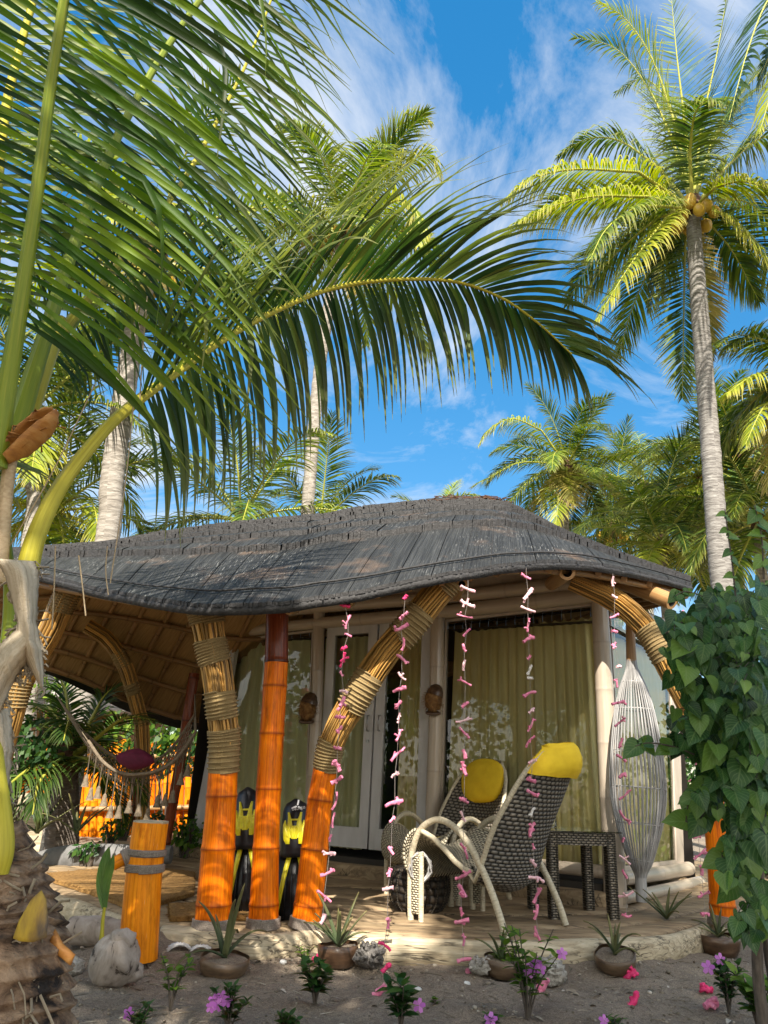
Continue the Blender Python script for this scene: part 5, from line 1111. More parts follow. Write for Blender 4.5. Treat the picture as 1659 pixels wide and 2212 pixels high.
# dry bits on the sand
mb = MB()
for k in range(2600):
    x, y = uni(-1.9, 3.0), uni(3.1, 5.2)
    if y > edge_at(x) - .1: continue
    p = V((x, y, gz(x, y) + .002))
    if rg.random() < .55:
        s = uni(.003, .009) * (1.8 if rg.random() < .06 else 1); blob(mb, p, (s, s, s * .7), 6, 4, .3, 2, None, uni(0, 1), k)
    else:
        a = uni(0, PI); d = V((math.cos(a), math.sin(a), uni(-.05, .1))) * uni(.01, .06); tube(mb, [p - d, p + V((0, 0, .003)), p + d], uni(.0008, .002), 4, uni(0, 1))
K['bits'] = surf('dry_litter', [(.2, (.06, .045, .03)), (.5, (.22, .18, .13)), (.8, (.5, .46, .4))], 'OBJ', (1, 1, 1), 14, 2, .9, .2, .004, rv=.4)
for k in range(110):
    x, y = uni(-1.9, 3.0), uni(3.1, 5.1)
    if y > edge_at(x) - .12: continue
    p = V((x, y, gz(x, y) + .006)); d = V((uni(-1, 1), uni(-1, 1), uni(-.1, .2))); leaf(mb, p, d, V((uni(-.4, .4), uni(-.4, .4), 1)), uni(.03, .075), uni(.006, .014), uni(0, 1), .5)
tag(obj('sand_litter', mb, K['bits']), kind='stuff')

# ------------------------------------------------------------------ the garden left of the bungalow
fe = thing('bamboo_fence', 'amber bamboo pole fence across the garden behind the hammock', 'fence', W(200, 1790, 11.5))
for k in range(34):
    u = -30 + k * 15.5; b = W(u, 1800, 11.5); t = W(u + 4, 1600 + uni(-6, 14), 11.5); mb = MB(); q = uni(.9, 1.1) * .048
    culm(mb, [(b.x, b.y, -.05, q), (*b.lerp(t, .5), q), (*t, q * .95)], .35, 9, n=10, rn=uni(0, 1)); obj('pole', mb, K['orange_pipe'] if rg.random() < .8 else K['orange'], fe)
for v in (1640, 1752):
    mb = MB(); a, b = W(-30, v, 11.4), W(500, v - 10, 11.4); culm(mb, [(*a, .035), (*a.lerp(b, .5), .035), (*b, .035)], .5, 9, n=20); obj('rail', mb, K['bamboo'], fe)
nh = thing('neighbour_hut', 'grey thatched hut roof beyond the garden at the left', 'hut', W(160, 1780, 13))
mb = MB(); c_ = W(150, 1520, 13.5); c_.z = 0
vs = []; n = 30
for j, (r_, z) in enumerate([(2.3, 1.75), (2.0, 2.2), (1.5, 2.75), (.8, 3.2), (.01, 3.4)]):
    for k in range(n): a = 2 * PI * k / n; vs.append(c_ + V((math.cos(a) * r_, math.sin(a) * r_, z + .05 * fbm(V((k * .8, j, 0))))))
mb.add(vs, [(j * n + k, j * n + (k + 1) % n, (j + 1) * n + (k + 1) % n, (j + 1) * n + k) for j in range(4) for k in range(n)], [(k / n, j * .5) for j in range(5) for k in range(n)]); o = obj('roof', mb, K['thatch_grey'], nh); md = o.modifiers.new('t', 'SOLIDIFY'); md.thickness = .15
mb = MB(); lathe(mb, [(1.7, 0), (1.7, 1.9)], c_, None, 30); obj('wall', mb, K['bamboo'], nh)
wl = W(70, 1762, 9.6); mb = MB(); mb.box((wl.x - .3, wl.y, .3), (1.5, .5, .6)); tag(obj('low_wall', mb, K['log'], smooth=False), 'low pale timber bench beyond the grey planter at the far left', 'bench')
# curved planter
mb = MB(); q = pxpath([(60, 1880, 30), (130, 1858, 28), (210, 1850, 25), (290, 1848, 22), (370, 1846, 18)], 7.3); tube(mb, [V(a[:3]) for a in cat_rom(q, 30)], [a[3] for a in cat_rom(q, 30)], 16); tag(obj('planter_rim', mb, K['concrete']), 'rounded grey planter rim curving behind the deck at the left', 'planter')
# squat palm in the planter
palm('squat dark-trunked palm in the planter left of the hammock', [(148, 1640, 20), (142, 1700, 26), (136, 1770, 33), (132, 1830, 36)], 7.9,
     [([(190, 1570, 0), (230, 1500, .1), (280, 1470, .2)], dict(m=0, droop=.7)), ([(200, 1600, -.3), (270, 1550, -.5), (335, 1555, -.6)], dict(m=0, droop=.9)), ([(110, 1580, 0), (60, 1560, 0), (20, 1600, .1)], dict(m=0)), ([(185, 1640, -.4), (215, 1665, -.6), (235, 1720, -.7)], dict(m=0, droop=.7)),
      ([(120, 1650, -.4), (85, 1690, -.6), (70, 1760, -.7)], dict(m=0)), ([(150, 1560, .2), (140, 1490, .3), (120, 1450, .3)], dict(m=0))], spray(8, 91, -.2, 1.0), None, ('frond_dark', 'frond_dark', 'frond_dark'), 1.15, (.4, 44, .022, 4), None, 'bark_dark', True, 'squat_palm')
def bush(name, u, v, Y, r, n, s0, s1, m, label, cat='shrub', z=None, flowers=0):
    c = W(u, v, Y); root = thing(name, label, cat, (c.x, c.y, 0)); mb = MB(); leafcloud(mb, [(c + V((uni(-.3, .3) * r[0], uni(-.3, .3) * r[1], uni(-.3, .3) * r[2])), (r[0] * .75, r[1] * .75, r[2] * .75), n // 5) for k in range(5)], s0, s1); obj('foliage', mb, K[m], root, smooth=False)
    mb = MB()
    for k in range(6): e = rdir(); tube(mb, path([V((c.x, c.y, -.05)), V((c.x + e.x * r[0] * .3, c.y, c.z * .6)), c + V((e.x * r[0] * .7, e.y * r[1] * .7, abs(e.z) * r[2] * .6))], 8), [lerp(.02, .006, i / 7) for i in range(8)], 5)
    obj('stem', mb, K['stem'], root)
    for k in range(flowers):
        d = rdir(); d.y = -abs(d.y); p = c + V((d.x * r[0], d.y * r[1], d.z * r[2])); mb = MB(); blob(mb, p, (.035, .03, .035), 8, 6, .5, 3, None, uni(0, 1), k); obj('blossom', mb, K['petal_red'], root)
bush('frangipani', 300, 1580, 9.6, (.9, .5, .3), 420, .07, .13, 'bushy', 'broad pale-leaved shrub behind the hammock under the roof')
bush('shrub', 120, 1490, 9.4, (.35, .3, .35), 140, .06, .12, 'bushy', 'light green sprig of leaves in the gap under the left eave')
bush('shrub', 385, 1600, 10.2, (.6, .4, .5), 420, .06, .12, 'bush_dark', 'dark leafy shrub behind the leaning brown pole')
bush('shrub', 250, 1785, 8.6, (.2, .2, .16), 130, .04, .08, 'bushy', 'small fine-leaved plant in front of the bamboo fence')
bush('shrub', 330, 1785, 8.8, (.22, .2, .16), 200, .05, .1, 'bush_dark', 'low dark plant at the foot of the dark poles')
bush('shrub', 405, 1800, 8.2, (.2, .2, .2), 200, .04, .09, 'bushy', 'small pale shrub beside the grey corner board')
bush('shrub', 190, 1835, 7.2, (.16, .1, .07), 90, .04, .09, 'bush_dark', 'low dark ground plant on the planter rim')
bush('shrub', 60, 1620, 7.4, (.35, .3, .35), 420, .05, .11, 'bush_dark', 'dark drooping shrub beside the leaning reed bundle at the far left')
for k, (u, v, n, L) in enumerate(((80, 1800, 9, .45), (165, 1800, 7, .4))):
    c = W(u, v, 7.4); root = thing('agave', ['grey green agave left of the squat palm', 'grey green agave right of the squat palm trunk'][k], 'plant', c); aloe(root, c, n, L, .02, 40 + k, droop=.5)
# flowering shrub beside the left wing: out of the picture, mirrored in the left window
_p = wp(600, 1575); _d = (_p - CAM).normalized(); _r = _d - WN * (2 * _d.dot(WN)); _q = _p + _r * 3.4
root = thing('flowering_shrub', 'red flowering shrub left of the deck, mirrored in the left window', 'shrub', (_q.x, _q.y, 0)); mb = MB(); leafcloud(mb, [((_q.x, _q.y, 1.5), (.7, .7, .8), 1100), ((_q.x + .3, _q.y - .3, .8), (.6, .6, .6), 600)], .06, .12); obj('foliage', mb, K['bushy'], root, smooth=False)
mb = MB(); tube(mb, path([V((_q.x, _q.y, -.05)), V((_q.x + .05, _q.y, .8)), V((_q.x, _q.y, 1.6))], 8), .03, 7); obj('stem', mb, K['stem'], root)
for k in range(60):
    d = rdir(); p = V((_q.x + d.x * .72, _q.y + d.y * .72, 1.5 + d.z * .8)); mb = MB(); blob(mb, p, (.055, .05, .05), 8, 6, .6, 3, None, uni(0, 1), k); obj('blossom', mb, K['petal_red'], root)
# hammock of knotted cord
hm = thing('hammock', 'brown macrame hammock with tassels slung under the left wing of the roof', 'hammock', W(310, 1650, 6.9))
A_ = path([W(u, v, 7.05) for u, v in ((185, 1585), (225, 1620), (275, 1648), (330, 1646), (375, 1610), (420, 1545))], 44); B_ = path([W(u, v, 6.6) for u, v in ((190, 1600), (225, 1648), (270, 1672), (330, 1668), (380, 1640), (424, 1580))], 44)
mb = MB(); NC = 6
def hp(i, k): t = k / NC; return A_[i].lerp(B_[i], t) - V((0, 0, .06 * math.sin(PI * t)))
for k in range(NC): 
    for o_ in (0, 1):
        P = [hp(i, k + (((i // 2) + o_) % 2)) for i in range(0, 44, 2)]; tube(mb, P, .0055, 4, .5)
tube(mb, A_, .012, 6); tube(mb, B_, .014, 6)
for i in range(0, 44, 1):
    for sgn in (-2, 2):
        if 0 <= i + sgn < 44: tube(mb, [B_[i], (B_[i].lerp(B_[i + sgn], .5)) - V((0, 0, .09))], .004, 3)
obj('net', mb, K['macrame'], hm)
for i in range(2, 42, 3):
    mb = MB(); p = B_[i] - V((0, 0, .09)); l = uni(.1, .2); tube(mb, [B_[i], p - V((0, 0, l))], .005, 4); lathe(mb, [(.006, 0), (.016, -.015), (.02, -.05), (.034, -.1)], p - V((0, 0, l)), None, 9); obj('tassel', mb, K['macrame'], hm)
for e, s_ in ((0, (120, 1500, 7.2)), (43, (421, 1500, 7.6))):
    q = W(*s_); mb = MB()
    for k in range(0, NC + 1): tube(mb, [hp(e, k), q], .005, 4)
    obj('sling', mb, K['macrame'], hm)

c_ = W(292, 1640, 6.82); cushion('maroon cushion lying in the macrame hammock', c_, (1, 0, -.05), (0, -.8, .6), (.17, .10), .07, 'cushion', 'maroon', 1.4)

# ------------------------------------------------------------------ right side plants
def heart(mb, p, d, n_, s, rn):
    d = d.normalized(); b = d.cross(n_).normalized(); nn = b.cross(d); out = [(-.10, .0), (-.16, .22), (-.08, .42), (.14, .5), (.4, .43), (.68, .24), (.9, .06), (1.0, 0)]
    vs = []; uv = []; ts = []
    for x, w in out:
        dr = -nn * (.22 * x * x) * s; fo = nn * abs(w) * .28 * s; c = p + d * (max(x, 0) if w == 0 else x) * s + dr
        vs += [c - b * w * s + fo, c - b * w * .5 * s + fo * .35, p + d * max(0, x) * s + dr, c + b * w * .5 * s + fo * .35, c + b * w * s + fo]; uv += [(k / 4, x) for k in range(5)]; ts += [max(0, x)] * 5
    mb.add(vs, [(i * 5 + k, i * 5 + k + 1, (i + 1) * 5 + k + 1, (i + 1) * 5 + k) for i in range(7) for k in range(4)], uv, rn, ts)
sh = thing('heart_leaf_shrub', 'big shrub with heart-shaped green leaves hanging in at the right edge', 'shrub', ground(1640, 2190))
ml = MB(); ms = MB(); SB = [(1560, 1330, 70, 70, 2.9, 70), (1500, 1420, 62, 80, 2.85, 75), (1590, 1440, 80, 100, 2.8, 110), (1540, 1560, 90, 70, 2.85, 80), (1620, 1560, 60, 90, 2.75, 60), (1600, 1650, 90, 60, 2.8, 70), (1560, 1720, 80, 60, 2.85, 60), (1620, 1760, 60, 90, 2.75, 55), (1610, 1860, 60, 70, 2.8, 38), (1630, 1960, 50, 60, 2.8, 26), (1640, 1290, 40, 40, 2.7, 20), (1460, 1350, 30, 34, 2.85, 12), (1640, 1440, 60, 120, 2.6, 60), (1650, 1640, 50, 90, 2.6, 40)]
def dk(u, v, Y): return W(u, v, Y)
trunkp = path([W(1650, 2215, 2.95), W(1636, 2080, 2.95), W(1640, 1900, 2.9), W(1628, 1700, 2.95), W(1600, 1500, 3.0), W(1570, 1350, 3.0)], 40)
tube(ms, trunkp, [lerp(.022, .01, i / 39) for i in range(40)], 8); tube(ms, [p + V((.035 + .02 * math.sin(i * .3), .02, 0)) for i, p in enumerate(trunkp[:30])], .012, 6)
for u, v, du, dv, Y, k in SB:
    c0 = W(u, v, Y + .15); tp = min(trunkp, key=lambda q: (q - c0).length + max(0, q.z - c0.z) * 2)
    tube(ms, path([tp, tp.lerp(c0, .5) + V((0, 0, .05)), c0], 8), [lerp(.008, .003, i / 7) for i in range(8)], 5)
    for i in range(int(k * 1.45)):
        a = uni(0, 2 * PI); r_ = math.sqrt(uni(0, 1)); dp = uni(-.2, .35); p = W(u + math.cos(a) * r_ * du, v + math.sin(a) * r_ * dv, Y + dp)
        out = (p - c0); d = V((uni(-.5, .5), uni(-.5, .1), -1 + uni(-.2, .7))) + out * .8; n_ = V((uni(-.9, .9), -1, uni(-.1, 1.4)))
        heart(ml, p, d, n_, uni(.028, .07) if rg.random() < .8 else uni(.07, .1), min(1, max(0, rg.gauss(.5, .22) - .5 * max(0, dp))))  # deeper leaves get darker: the shrub's inner shade is put into leaf colour
        if rg.random() < .5: tube(ms, [p, p.lerp(c0, .35) + V((0, 0, .02))], .0016, 4, cap=False)
def twig(pts, Y, n, s, up=False):
    P = path([W(u, v, Y) for u, v in pts], 14); tube(ms, P, [lerp(.004, .0018, i / 13) for i in range(14)], 5)
    for i in range(n):
        j = min(12, int(lerp(2, 13, i / max(1, n - 1)))); p = P[j]; heart(ml, p, V(((-1) ** i * .9, uni(-.2, .2), uni(-.9, .1))), V((uni(-.3, .3), -1, .7)), s * uni(.7, 1.1), uni(.5, 1))
twig([(1500, 1630), (1450, 1612), (1400, 1605), (1372, 1612)], 2.9, 6, .085)
twig([(1590, 1300), (1582, 1220), (1572, 1150), (1566, 1100)], 2.8, 8, .055); twig([(1650, 1250), (1645, 1160), (1630, 1090)], 2.7, 7, .06); twig([(1560, 1320), (1520, 1290), (1480, 1278), (1455, 1290)], 2.85, 7, .06)
twig([(1560, 1720), (1530, 1700), (1490, 1730), (1480, 1790)], 2.85, 6, .08); twig([(1600, 1800), (1560, 1850), (1600, 1910)], 2.85, 7, .08)
obj('stem', ms, K['stem'], sh); obj('foliage', ml, K['heart'], sh)
bush('shrub', 1640, 1800, 8.8, (.7, .5, .7), 700, .06, .13, 'bushy', 'yellow green shrub behind the right orange post')
bush('shrub', 1600, 1620, 9.5, (1.0, .6, 1.0), 1100, .06, .13, 'bush_dark', 'tall dark shrub behind the corner of the bungalow at the right')
c = W(1602, 1840, 7.4); root = thing('striped_plant', 'cream striped long-bladed plant behind the right orange post', 'plant', c)
for k in range(16):
    mb = MB(); blade(mb, arch(c, 2 * PI * k / 16, uni(.6, 1.3), uni(.45, .7), 1.2, 9), .02, (0, 0, 1), .4, uni(0, 1)); obj('blade', mb, K['frond_gold'], root)
c = H(1440, 1985, DZ); root = thing('aloe_plant', 'small dark spiky plant growing through the deck below the fish trap', 'plant', c); aloe(root, c, 11, .3, .012, 55, droop=.6)
# ------------------------------------------------------------------ palms of the garden
palm('tall coconut palm on the right with its trunk rising above the corner of the roof', [(1496, 452, 14), (1503, 560, 16), (1512, 680, 18), (1524, 830, 19), (1536, 980, 20.5), (1547, 1130, 22), (1560, 1260, 24)], 11,
     [([(1380, 372, -.3), (1240, 366, -.6), (1145, 388, -.8), (1088, 432, -.9)], dict(m=2, droop=2.4)),
      ([(1400, 425, -.5), (1280, 425, -1), (1180, 450, -1.3), (1105, 486, -1.5)], dict(m=2, droop=2.4)),
      ([(1420, 360, .3), (1340, 305, .6), (1270, 300, .8), (1206, 336, 1)], dict(m=0, droop=2.2)),
      ([(1452, 300, .4), (1400, 190, .8), (1330, 105, 1), (1240, 80, 1.2)], dict(m=0, droop=.9)),
      ([(1462, 280, 0), (1410, 130, .1), (1350, 40, .2), (1290, 5, .3)], dict(m=2, droop=1.9)),
      ([(1480, 270, .5), (1462, 120, .8), (1450, -10, 1)], dict(m=0, droop=.4, n=52)),
      ([(1515, 270, .3), (1550, 110, .4), (1575, -40, .4)], dict(m=0, droop=.4, n=52)),
      ([(1490, 330, -.4), (1500, 250, -.9), (1530, 215, -1.4), (1575, 230, -1.8)], dict(m=0, droop=2.1)),
      ([(1540, 300, 0), (1610, 190, .1), (1690, 110, .2)], dict(m=0, droop=.8)),
      ([(1560, 370, -.2), (1640, 300, -.3), (1730, 290, -.4)], dict(m=0, droop=2.0)),
      ([(1545, 405, -.5), (1600, 392, -.9), (1660, 410, -1.2), (1720, 470, -1.4)], dict(m=2, droop=2.3)),
      ([(1545, 455, -.3), (1600, 490, -.6), (1650, 560, -.8), (1700, 660, -.9)], dict(m=2, droop=2.0)),
      ([(1520, 470, .4), (1580, 540, .7), (1640, 650, .9)], dict(m=0, droop=2.0)),
      ([(1440, 470, -.4), (1400, 520, -.8), (1350, 590, -1.1), (1290, 690, -1.3)], dict(m=2, droop=2.0)),
      ([(1420, 470, .3), (1360, 520, .6), (1300, 580, .8), (1265, 640, .9)], dict(m=0, droop=2.1)),
      ([(1425, 445, -.6), (1370, 450, -1), (1310, 495, -1.4), (1275, 560, -1.7)], dict(m=0, droop=2.1)),
      ([(1480, 520, .7), (1478, 620, .9), (1476, 740, 1), (1474, 860, 1)], dict(m=0, droop=.35, up=(0, -1, 0))),
      ([(1515, 560, .5), (1530, 680, .7), (1532, 790, .8)], dict(m=1, droop=.35, up=(0, -1, 0), L=.5)),
      ([(1480, 300, .8), (1440, 215, 1.4), (1390, 170, 1.9), (1330, 200, 2.3)], dict(m=0, droop=2.1)),
      ([(1530, 330, .5), (1580, 240, .9), (1640, 190, 1.2)], dict(m=0, droop=1.6)), ([(1550, 430, .6), (1620, 440, .9), (1690, 510, 1.1)], dict(m=0, droop=2)), ([(1450, 400, .8), (1380, 400, 1.2), (1310, 430, 1.5)], dict(m=0, droop=2)), ([(1470, 490, .8), (1430, 570, 1.2), (1400, 660, 1.4)], dict(m=0, droop=1.6))],
     [(1.2, .75, 1.2), (2.2, .5, 1.6), (.5, .3, 1.8), (1.7, .1, 1.7), (2.8, .6, 1.3)], (13, .13, 'nut', .33), FL=3.4, leaf=(.9, 96, .038, 5), bark='bark_mid')
palm('coconut palm with orange nuts standing behind the middle of the roof', [(742, 505, 10), (722, 580, 11), (706, 690, 12.5), (690, 800, 13), (676, 950, 13.5), (664, 1105, 14)], 13,
     [([(790, 400, -.3), (850, 290, -.5), (900, 250, -.6), (930, 262, -.7)], dict(m=2, droop=2.1)),
      ([(800, 430, -.2), (870, 360, -.4), (925, 335, -.5), (950, 380, -.6)], dict(m=2, droop=2.3)),
      ([(800, 470, -.4), (860, 432, -.8), (900, 460, -1.1), (905, 530, -1.3)], dict(m=2, droop=2.3)),
      ([(765, 540, -.5), (772, 590, -.8), (760, 640, -1)], dict(m=1, droop=1.0, L=.6)),
      ([(700, 470, -.4), (620, 480, -.8), (560, 540, -1), (520, 640, -1.2)], dict(m=0)),
      ([(700, 540, 0), (650, 590, 0), (610, 650, .1), (590, 720, .1)], dict(m=1, droop=2.1))],
     spray(15, 4, -.5, 1.3), (12, .14, 'nut', .33), FL=3.2, leaf=(.85, 84, .038, 5))
palm('thick pale coconut palm trunk leaning behind the left wing of the roof', [(330, 560, 19), (296, 690, 21), (272, 830, 23), (252, 960, 24), (240, 1060, 25), (230, 1180, 26)], 9.2, (), spray(14, 9, -.5, 1.2), (8, .12, 'nut', .3), FL=3.0, leaf=(.75, 44, .05, 4))
palm('short coconut palm with a dense crown rising behind the right slope of the roof', [(1226, 1010, 9), (1222, 1080, 10), (1219, 1170, 11)], 20,
     [([(1170, 930, -.4), (1110, 905, -.7), (1060, 925, -.9), (1035, 960, -1)], dict(m=2, droop=2.2)), ([(1190, 1000, -.6), (1120, 1000, -1), (1060, 1030, -1.3), (1020, 1050, -1.5)], dict(m=0)),
      ([(1205, 1040, -.8), (1205, 1090, -1.2), (1200, 1140, -1.4)], dict(m=2, droop=.8))],
     spray(22, 21, -.7, 1.35, (1.0, 1.8)), (10, .14, 'nut_green', .4), FL=2.75, leaf=(.78, 60, .042, 4))
palm('coconut palm with orange nuts half hidden behind the tall right trunk', [(1512, 1040, 9), (1516, 1120, 10), (1520, 1210, 11)], 18,
     [([(1450, 985, -.5), (1390, 1000, -.8), (1345, 1060, -1)], dict(m=2)), ([(1470, 1060, -1), (1420, 1110, -1.4), (1380, 1180, -1.7)], dict(m=2))],
     spray(24, 33, -.9, 1.3, (1.1, 2.0)), (14, .17, 'nut', .45), FL=3.1, leaf=(.8, 58, .042, 4))
palm('coconut palm at the right edge with bright yellow hanging fronds', [(1745, 800, 13), (1752, 950, 14), (1760, 1120, 15)], 12,
     [([(1680, 745, -.3), (1620, 728, -.6), (1565, 752, -.8)], dict(m=0, droop=2.2)), ([(1690, 800, -.5), (1630, 810, -.9), (1570, 850, -1.2)], dict(m=2, droop=2.1)),
      ([(1700, 850, -.5), (1650, 880, -.9), (1610, 960, -1.2)], dict(m=2, droop=1.9)), ([(1690, 830, 0), (1640, 850, .3), (1580, 920, .6), (1545, 1000, .8)], dict(m=0)),
      ([(1710, 900, -.6), (1680, 960, -.9), (1655, 1060, -1)], dict(m=1))], spray(12, 41, -.8, .9), (6, .12, 'nut'), FL=2.7, leaf=(.8, 60, .042, 4))
palm('tall palm outside the right edge whose grey drooping frond hangs into the top corner', [(1790, 20, 15), (1800, 400, 18), (1810, 800, 21)], 8.5,
     [([(1720, -60, -.3), (1660, 0, -.6), (1615, 110, -.8), (1575, 260, -1)], dict(m=0, droop=1.0, L=.8, n=60)), ([(1730, 60, -.4), (1680, 160, -.7), (1640, 290, -.9)], dict(m=2, droop=2.0)), ([(1740, 10, .2), (1690, 60, .4), (1640, 170, .6)], dict(m=0))],
     (), None, FL=2.6, leaf=(.75, 50, .05, 4), mats=('frond_dark', 'frond_old', 'frond_gold'))
i = 0
for lab, u, v, vb, Y, nf, fl, hw, nt in (
        ('low bright green palm whose upright frond fans out above the left roof', 520, 1130, 1230, 13, 16, 3.0, 11, None),
        ('yellow green palm low behind the far left end of the roof', 118, 1110, 1200, 11, 16, 2.6, 12, None),
        ('shaded palm crown behind the near palm stalks at the far left', 60, 900, 1150, 9.5, 15, 2.6, 13, None),
        ('small palm peeping over the roof beside the middle trunk', 690, 1140, 1200, 16, 14, 2.6, 10, None),
        ('young palm filling the gap above the right slope of the roof', 1320, 1150, 1240, 22, 26, 3.4, 10, (8, .16, 'nut', .4)),
        ('leafy palm low between the right slope and the tall trunk', 1430, 1180, 1260, 16, 26, 2.9, 10, None),
        ('palm with a dense crown low at the far right behind the shrub', 1640, 1130, 1240, 14, 26, 2.9, 11, None),
        ('leaning palm with pale fronds low behind the tall right trunk', 1590, 1000, 1240, 17, 24, 3.0, 10, (8, .16, 'nut', .4)),
        ('far palm crown filling the sky gap right of the dense short palm', 1390, 1060, 1240, 26, 24, 3.6, 9, None),
        ('distant palm showing only frond tips over the crest of the roof', 940, 1155, 1200, 24, 12, 2.6, 9, None)):
    palm(lab, [(u, v, hw), (u + 2, (v + vb) / 2, hw), (u + 5, vb, hw * 1.1)], Y, (), spray(nf, 60 + i, -.6, 1.35, (.9, 1.8)), nt, FL=fl, leaf=(.75, 52, .04, 4), mats=('frond_far', 'frond_gold', 'frond_gold')); i += 1

# the wood far behind: one mass of foliage
mb = MB()
for k in range(9000):
    a = uni(-.9, .9); d = uni(34, 46); h = 3.0 + 1.8 * fbm(V((a * 6, 0, 0))) - abs(rg.gauss(0, 1.6)) + .4
    c = V((d * math.sin(a), d * math.cos(a), max(.2, h))); n_ = rdir(); t = n_.orthogonal().normalized(); b = n_.cross(t); s = uni(.15, .36)
    mb.add([c - t * s, c + b * s * .4, c + t * s, c - b * s * .4], [(0, 1, 2, 3)], rn=uni(0, 1))
tag(obj('distant_trees', mb, K['bush_dark'], smooth=False), kind='stuff')

# palms in the garden behind the viewer (they shade the sand and show in the panes)
def local_palm(label, x, y, h, seed, n, FL, mats=('frond_near', 'frond_old', 'frond_side')):
    root = thing('coconut_palm', label, 'palm tree', (x, y, 0)); r = random.Random(seed); c = V((x + r.uniform(-.4, .4), y, h))
    mb = MB(); tube(mb, path([V((x, y, -.1)), V((x + .1, y, h * .4)), c], 30), [lerp(.17, .11, k / 29) for k in range(30)], 12); obj('trunk', mb, K['bark'], root)
    for az, el, k in spray(n, seed, -.6, 1.2):
        mb = MB(); frond(mb, arch(c, az, el, FL * uni(.9, 1.1), k, 13), .85, 46, .058, 1.0, segs=4, rr=(.035, .005)); obj('frond', mb, [K[mats[0]], K['rachis']], root)
    return root
for k, (x, y, h, n_, fl) in enumerate([(2.9, -3.0, 7.3, 30, 3.4), (-1.75, -2.4, 6.1, 13, 2.0), (-7.5, -3.0, 5.2, 22, 3.0), (-9.5, 1.5, 4.6, 22, 3.0)]):
    local_palm(['garden palm behind the viewer shading the chairs, mirrored in the large window', 'slim garden palm behind the viewer dappling the posts and the near fronds', 'garden palm left of the viewer mirrored in the window panes', 'garden palm farther left beside the hedge, mirrored in the door panes'][k], x, y, h, 70 + k, n_, fl)
root = thing('shade_tree', 'broad leafy tree behind the viewer that shades the sand bed', 'tree', (.6, -3.2, 0))
mb = MB(); tube(mb, path([V((.6, -3.2, -.1)), V((.75, -3.25, 2.2)), V((.9, -3.1, 4.6)), V((1.2, -3.0, 6.2))], 24), [lerp(.2, .07, k / 23) for k in range(24)], 12)
for a in range(9): tube(mb, path([V((.85, -3.15, 3.6 + a * .25)), V((.9 + math.cos(a * 2.4) * .7, -3.1 + math.sin(a * 2.4) * .6, 4.6 + a * .22)), V((.9 + math.cos(a * 2.4) * 1.3, -3.1 + math.sin(a * 2.4) * 1.1, 5.1 + a * .22))], 10), [lerp(.06, .015, k / 9) for k in range(10)], 7)
obj('trunk', mb, K['bark_dark'], root)
mb = MB(); leafcloud(mb, [((-.15, -3.1, 6.4), (.75, .9, .55), 1300), ((.45, -3.1, 6.1), (1.05, 1.0, .8), 2400), ((1.7, -3.0, 6.3), (1.2, 1.1, .95), 2600), ((3.0, -3.0, 6.2), (1.2, 1, 1), 2200), ((1.2, -3.0, 5.3), (1.7, 1.2, .7), 2000), ((1.3, -2.9, 7.5), (1.0, .9, .8), 1500), ((2.5, -2.9, 7.6), (1.2, .9, .9), 2200), ((1.9, -2.9, 8.5), (1.1, .9, .7), 1500), ((.85, -2.9, 8.1), (.75, .9, .9), 1500), ((1.0, -2.9, 7.2), (1.0, .9, .5), 1400), ((3.1, -2.9, 8.6), (1, .9, .8), 1300)], .1, .2); obj('crown', mb, K['bush_dark'], root, smooth=False)
for lab, pts in (('tall leafy hedge along the left of the garden, mirrored in the window panes', [(-8.6 - .25 * k + .06 * k * k, 4.5 - 1.5 * k) for k in range(11)]), ('leafy hedge along the right of the garden, mirrored in the corner window', [(8.5, 6.5 - 1.5 * k) for k in range(8)])):
    root = thing('garden_hedge', lab, 'hedge', (*pts[0], 0)); mb = MB(); leafcloud(mb, [((x, y + uni(-.3, .3), 1.5 + uni(-.2, .5)), (.9, 1.1, 1.7 + uni(0, .8)), 700) for x, y in pts], .12, .26); obj('foliage', mb, K['bushy'], root, smooth=False)
# ------------------------------------------------------------------ the young palm close to the viewer on the left
near = thing('young_coconut_palm', 'young coconut palm close at the left with long fronds sweeping over the picture', 'palm tree', (W(20, 2300, 2.1).x, 2.1, 0))
def near_frond(pts, name, m, rib, r0, r1, **k):
    P = path([W(u, v, Y) for u, v, Y in pts], k.pop('steps', 40)); mb = MB(); frond(mb, P, rr=(r0, r1), **k); return obj(name, mb, [K[m], K[rib]], near)
# the great frond rising at the left edge, seen from below
near_frond([(-12, 1010, 2.06), (12, 860, 2.03), (38, 700, 1.98), (62, 540, 1.93), (88, 360, 1.86), (112, 170, 1.78), (142, -20, 1.68), (178, -260, 1.55), (215, -560, 1.38)], 'frond', 'frond_near', 'petiole', .036, .012,
           L=1.04, n=62, wid=.024, droop=.62, a0=118, a1=88, asym=42, asymt=40, segs=9, pet=.2, up=(-.15, 1, .25), vee=.06, jit=.07, fold=True, lenf=lambda q: min(1, .62 + 2.2 * q), rb=.5, rs=.5, kink=.08)
# a second frond behind it
near_frond([(25, 960, 2.2), (62, 840, 2.22), (100, 720, 2.25), (150, 560, 2.3), (225, 360, 2.35), (320, 170, 2.4), (440, -10, 2.42), (600, -200, 2.4), (760, -330, 2.36)], 'frond', 'frond_near', 'petiole', .042, .008,
           L=.88, n=52, wid=.023, droop=.85, a0=105, a1=70, asym=30, asymt=30, segs=8, pet=.22, up=(-.6, .8, .4), vee=.05, jit=.1, fold=True, rb=.32, rs=.4, kink=.05)
